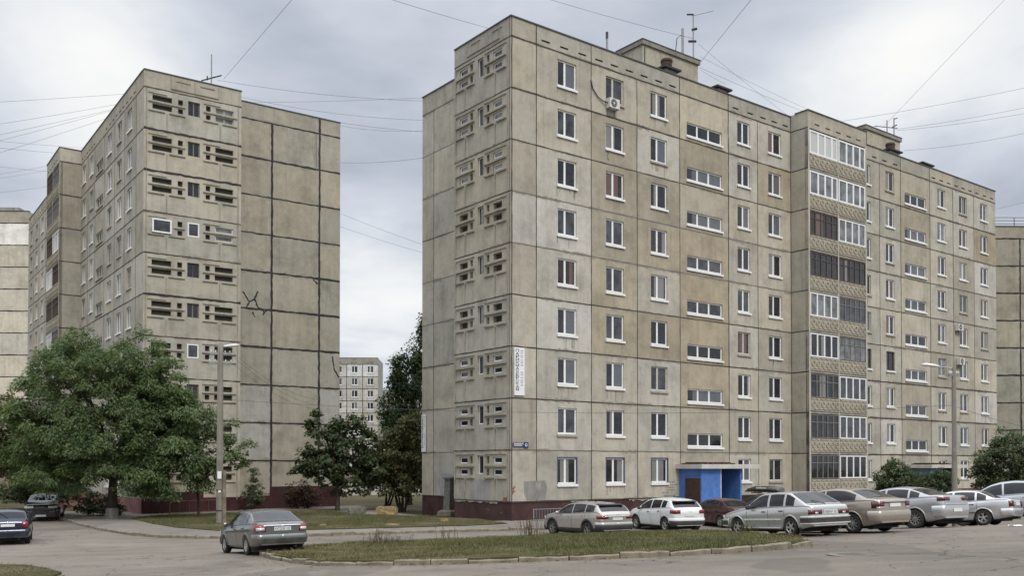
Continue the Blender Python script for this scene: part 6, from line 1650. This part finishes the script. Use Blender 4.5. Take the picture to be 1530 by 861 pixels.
# dry fallen leaves blown along the kerbs and into the turf
rg = np.random.RandomState(77); n_ = 900
seg = rg.randint(0, 12, n_); t_ = rg.rand(n_); a_ = np.array(ISLAND)[seg]; b_ = np.array(ISLAND)[seg + 1]
px_ = np.where(rg.rand(n_) < .45, (a_ + (b_ - a_) * t_[:, None])[:, 0] + rg.normal(0, .35, n_), rg.uniform(-20, 12, n_)); py_ = np.where(px_ == px_, rg.uniform(22, 50, n_), 0)
k_ = rg.rand(n_) < .5; q_ = a_ + (b_ - a_) * t_[:, None]; px_[k_] = q_[k_, 0] + rg.normal(0, .3, k_.sum()); py_[k_] = q_[k_, 1] - np.abs(rg.normal(0, .35, k_.sum()))
ang = rg.uniform(0, 6.28, n_); L_ = rg.uniform(.03, .06, n_); zz = terr(px_, py_) + np.where(in_poly(px_, py_, ISLAND) | in_poly(px_, py_, LAWN), .19, .018)
zz = np.where(in_poly(px_, py_, PAVE) & ~in_poly(px_, py_, LAWN), zz + .12, zz)
c_, s_ = np.cos(ang) * L_, np.sin(ang) * L_
V_ = np.stack([np.c_[px_ - c_, py_ - s_, zz], np.c_[px_ + s_ * .5, py_ - c_ * .5, zz + .012], np.c_[px_ + c_, py_ + s_, zz + .02], np.c_[px_ - s_ * .5, py_ + c_ * .5, zz + .006]], 1)
M['dryleaf'] = m_leaf('dry_leaf', (.16, .10, .045), (.26, .19, .08))
tag(link(bpy.data.objects.new('fallen_leaves', raw_mesh('fallen_leaves', V_.reshape(-1, 3), n_, 4, M['dryleaf'], np.c_[rg.rand(n_), rg.rand(n_) * .5, rg.rand(n_)]))), kind='stuff')
# ---------------------------------------------------------------- sky, sun, camera
w = bpy.data.worlds.new('World'); S.world = w; w.use_nodes = True
nt = w.node_tree; N = nt.nodes; Lk = nt.links
for n in list(N): N.remove(n)
def nd(t, **k):
    x = N.new(t)
    for a, b in k.items(): setattr(x, a, b)
    return x
out = nd('ShaderNodeOutputWorld'); sky = nd('ShaderNodeTexSky', sky_type='NISHITA'); sky.sun_disc = False
SUN_EL, SUN_AZ = R(48), R(155)                 # azimuth clockwise from +y
sky.sun_elevation = SUN_EL; sky.sun_rotation = SUN_AZ
bg1 = nd('ShaderNodeBackground'); bg1.inputs['Strength'].default_value = .06; Lk.new(sky.outputs[0], bg1.inputs['Color'])
tc = nd('ShaderNodeTexCoord'); sep = nd('ShaderNodeSeparateXYZ'); Lk.new(tc.outputs['Generated'], sep.inputs[0])
def mth(op, a, b=0.0, c=None):
    x = nd('ShaderNodeMath', operation=op)
    for i, v in enumerate((a, b) if c is None else (a, b, c)):
        if isinstance(v, (int, float)): x.inputs[i].default_value = v
        else: Lk.new(v, x.inputs[i])
    return x.outputs[0]
zc = mth('ADD', mth('MAXIMUM', sep.outputs['Z'], 0.0), .16)
cx, cy_ = mth('DIVIDE', sep.outputs['X'], zc), mth('DIVIDE', sep.outputs['Y'], zc)
comb = nd('ShaderNodeCombineXYZ'); Lk.new(cx, comb.inputs[0]); Lk.new(cy_, comb.inputs[1])
def noise(scale, det, rough, off, dist=.3):
    mp = nd('ShaderNodeMapping'); mp.inputs['Location'].default_value = off; Lk.new(comb.outputs[0], mp.inputs[0])
    x = nd('ShaderNodeTexNoise'); x.inputs['Scale'].default_value = scale; x.inputs['Detail'].default_value = det; x.inputs['Roughness'].default_value = rough; x.inputs['Distortion'].default_value = dist
    Lk.new(mp.outputs[0], x.inputs['Vector']); return x.outputs['Fac']
n1 = noise(.95, 5, .52, (3.1, 1.7, 0)); n2 = noise(2.6, 7, .55, (8.2, 4.4, 0))
f = mth('ADD', mth('MULTIPLY', n1, .72), mth('MULTIPLY', n2, .28))
# thin places in the cloud deck
for (dx, dy, dz), wid, amp in (((-.372, .864, .340), .0060, .36), ((.377, .835, .401), .0040, .15), ((-.150, .966, .213), .0030, .16), ((-.46, .85, .27), .006, -.12), ((-.30, .85, .43), .005, -.06), ((.20, .90, .38), .006, -.04)):
    dp = nd('ShaderNodeVectorMath', operation='DOT_PRODUCT'); dp.inputs[1].default_value = Vector((dx, dy, dz)).normalized(); Lk.new(tc.outputs['Generated'], dp.inputs[0])
    e = mth('EXPONENT', mth('DIVIDE', mth('SUBTRACT', dp.outputs['Value'], 1.0), wid))
    f = mth('ADD', f, mth('MULTIPLY', e, amp))
ra = nd('ShaderNodeValToRGB'); Lk.new(f, ra.inputs['Fac']); el = ra.color_ramp.elements
stops = [(.36, (.40, .44, .515)), (.45, (.52, .56, .635)), (.52, (.62, .66, .725)), (.61, (.80, .82, .845)), (.76, (.97, .96, .93))]
while len(el) < len(stops): el.new(.5)
for e_, (p, c) in zip(el, stops): e_.position = p; e_.color = (*c, 1)
# an overcast sky is brightest overhead
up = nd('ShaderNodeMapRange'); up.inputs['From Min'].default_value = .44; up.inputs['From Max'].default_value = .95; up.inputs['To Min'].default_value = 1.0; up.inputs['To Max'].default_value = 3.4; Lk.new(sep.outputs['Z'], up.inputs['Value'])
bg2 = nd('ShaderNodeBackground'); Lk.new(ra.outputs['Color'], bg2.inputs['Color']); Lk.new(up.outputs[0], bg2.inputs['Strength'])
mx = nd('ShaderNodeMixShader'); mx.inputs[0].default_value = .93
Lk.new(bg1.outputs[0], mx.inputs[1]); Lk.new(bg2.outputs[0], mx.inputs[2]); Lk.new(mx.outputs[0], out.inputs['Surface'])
sl = bpy.data.lights.new('sun', 'SUN'); sl.energy = 1.5; sl.angle = R(16); sl.color = (1.0, .95, .87)
so = link(bpy.data.objects.new('sun', sl)); so.location = (20, -20, 60)
sd = Vector((math.sin(SUN_AZ) * math.cos(SUN_EL), math.cos(SUN_AZ) * math.cos(SUN_EL), math.sin(SUN_EL)))
so.rotation_euler = sd.to_track_quat('Z', 'Y').to_euler()
cam = bpy.data.cameras.new('camera'); co_ = link(bpy.data.objects.new('camera', cam)); co_.location = (0, 0, 3.136)
co_.rotation_euler = (R(90) + .0152, 0, 0)
cam.sensor_width = 36; cam.lens = 36 * 1418 / 1530; cam.shift_y = (674.75 - 430.5) / 1530; cam.clip_end = 3000; cam.clip_start = .1
S.camera = co_
vs_ = S.view_settings; vs_.view_transform = 'Standard'; vs_.look = 'None'; vs_.exposure = .15; vs_.gamma = 1; vs_.use_curve_mapping = False
S.cycles.max_bounces = 6; S.cycles.diffuse_bounces = 3; S.cycles.transparent_max_bounces = 8
S.cycles.use_denoising = True
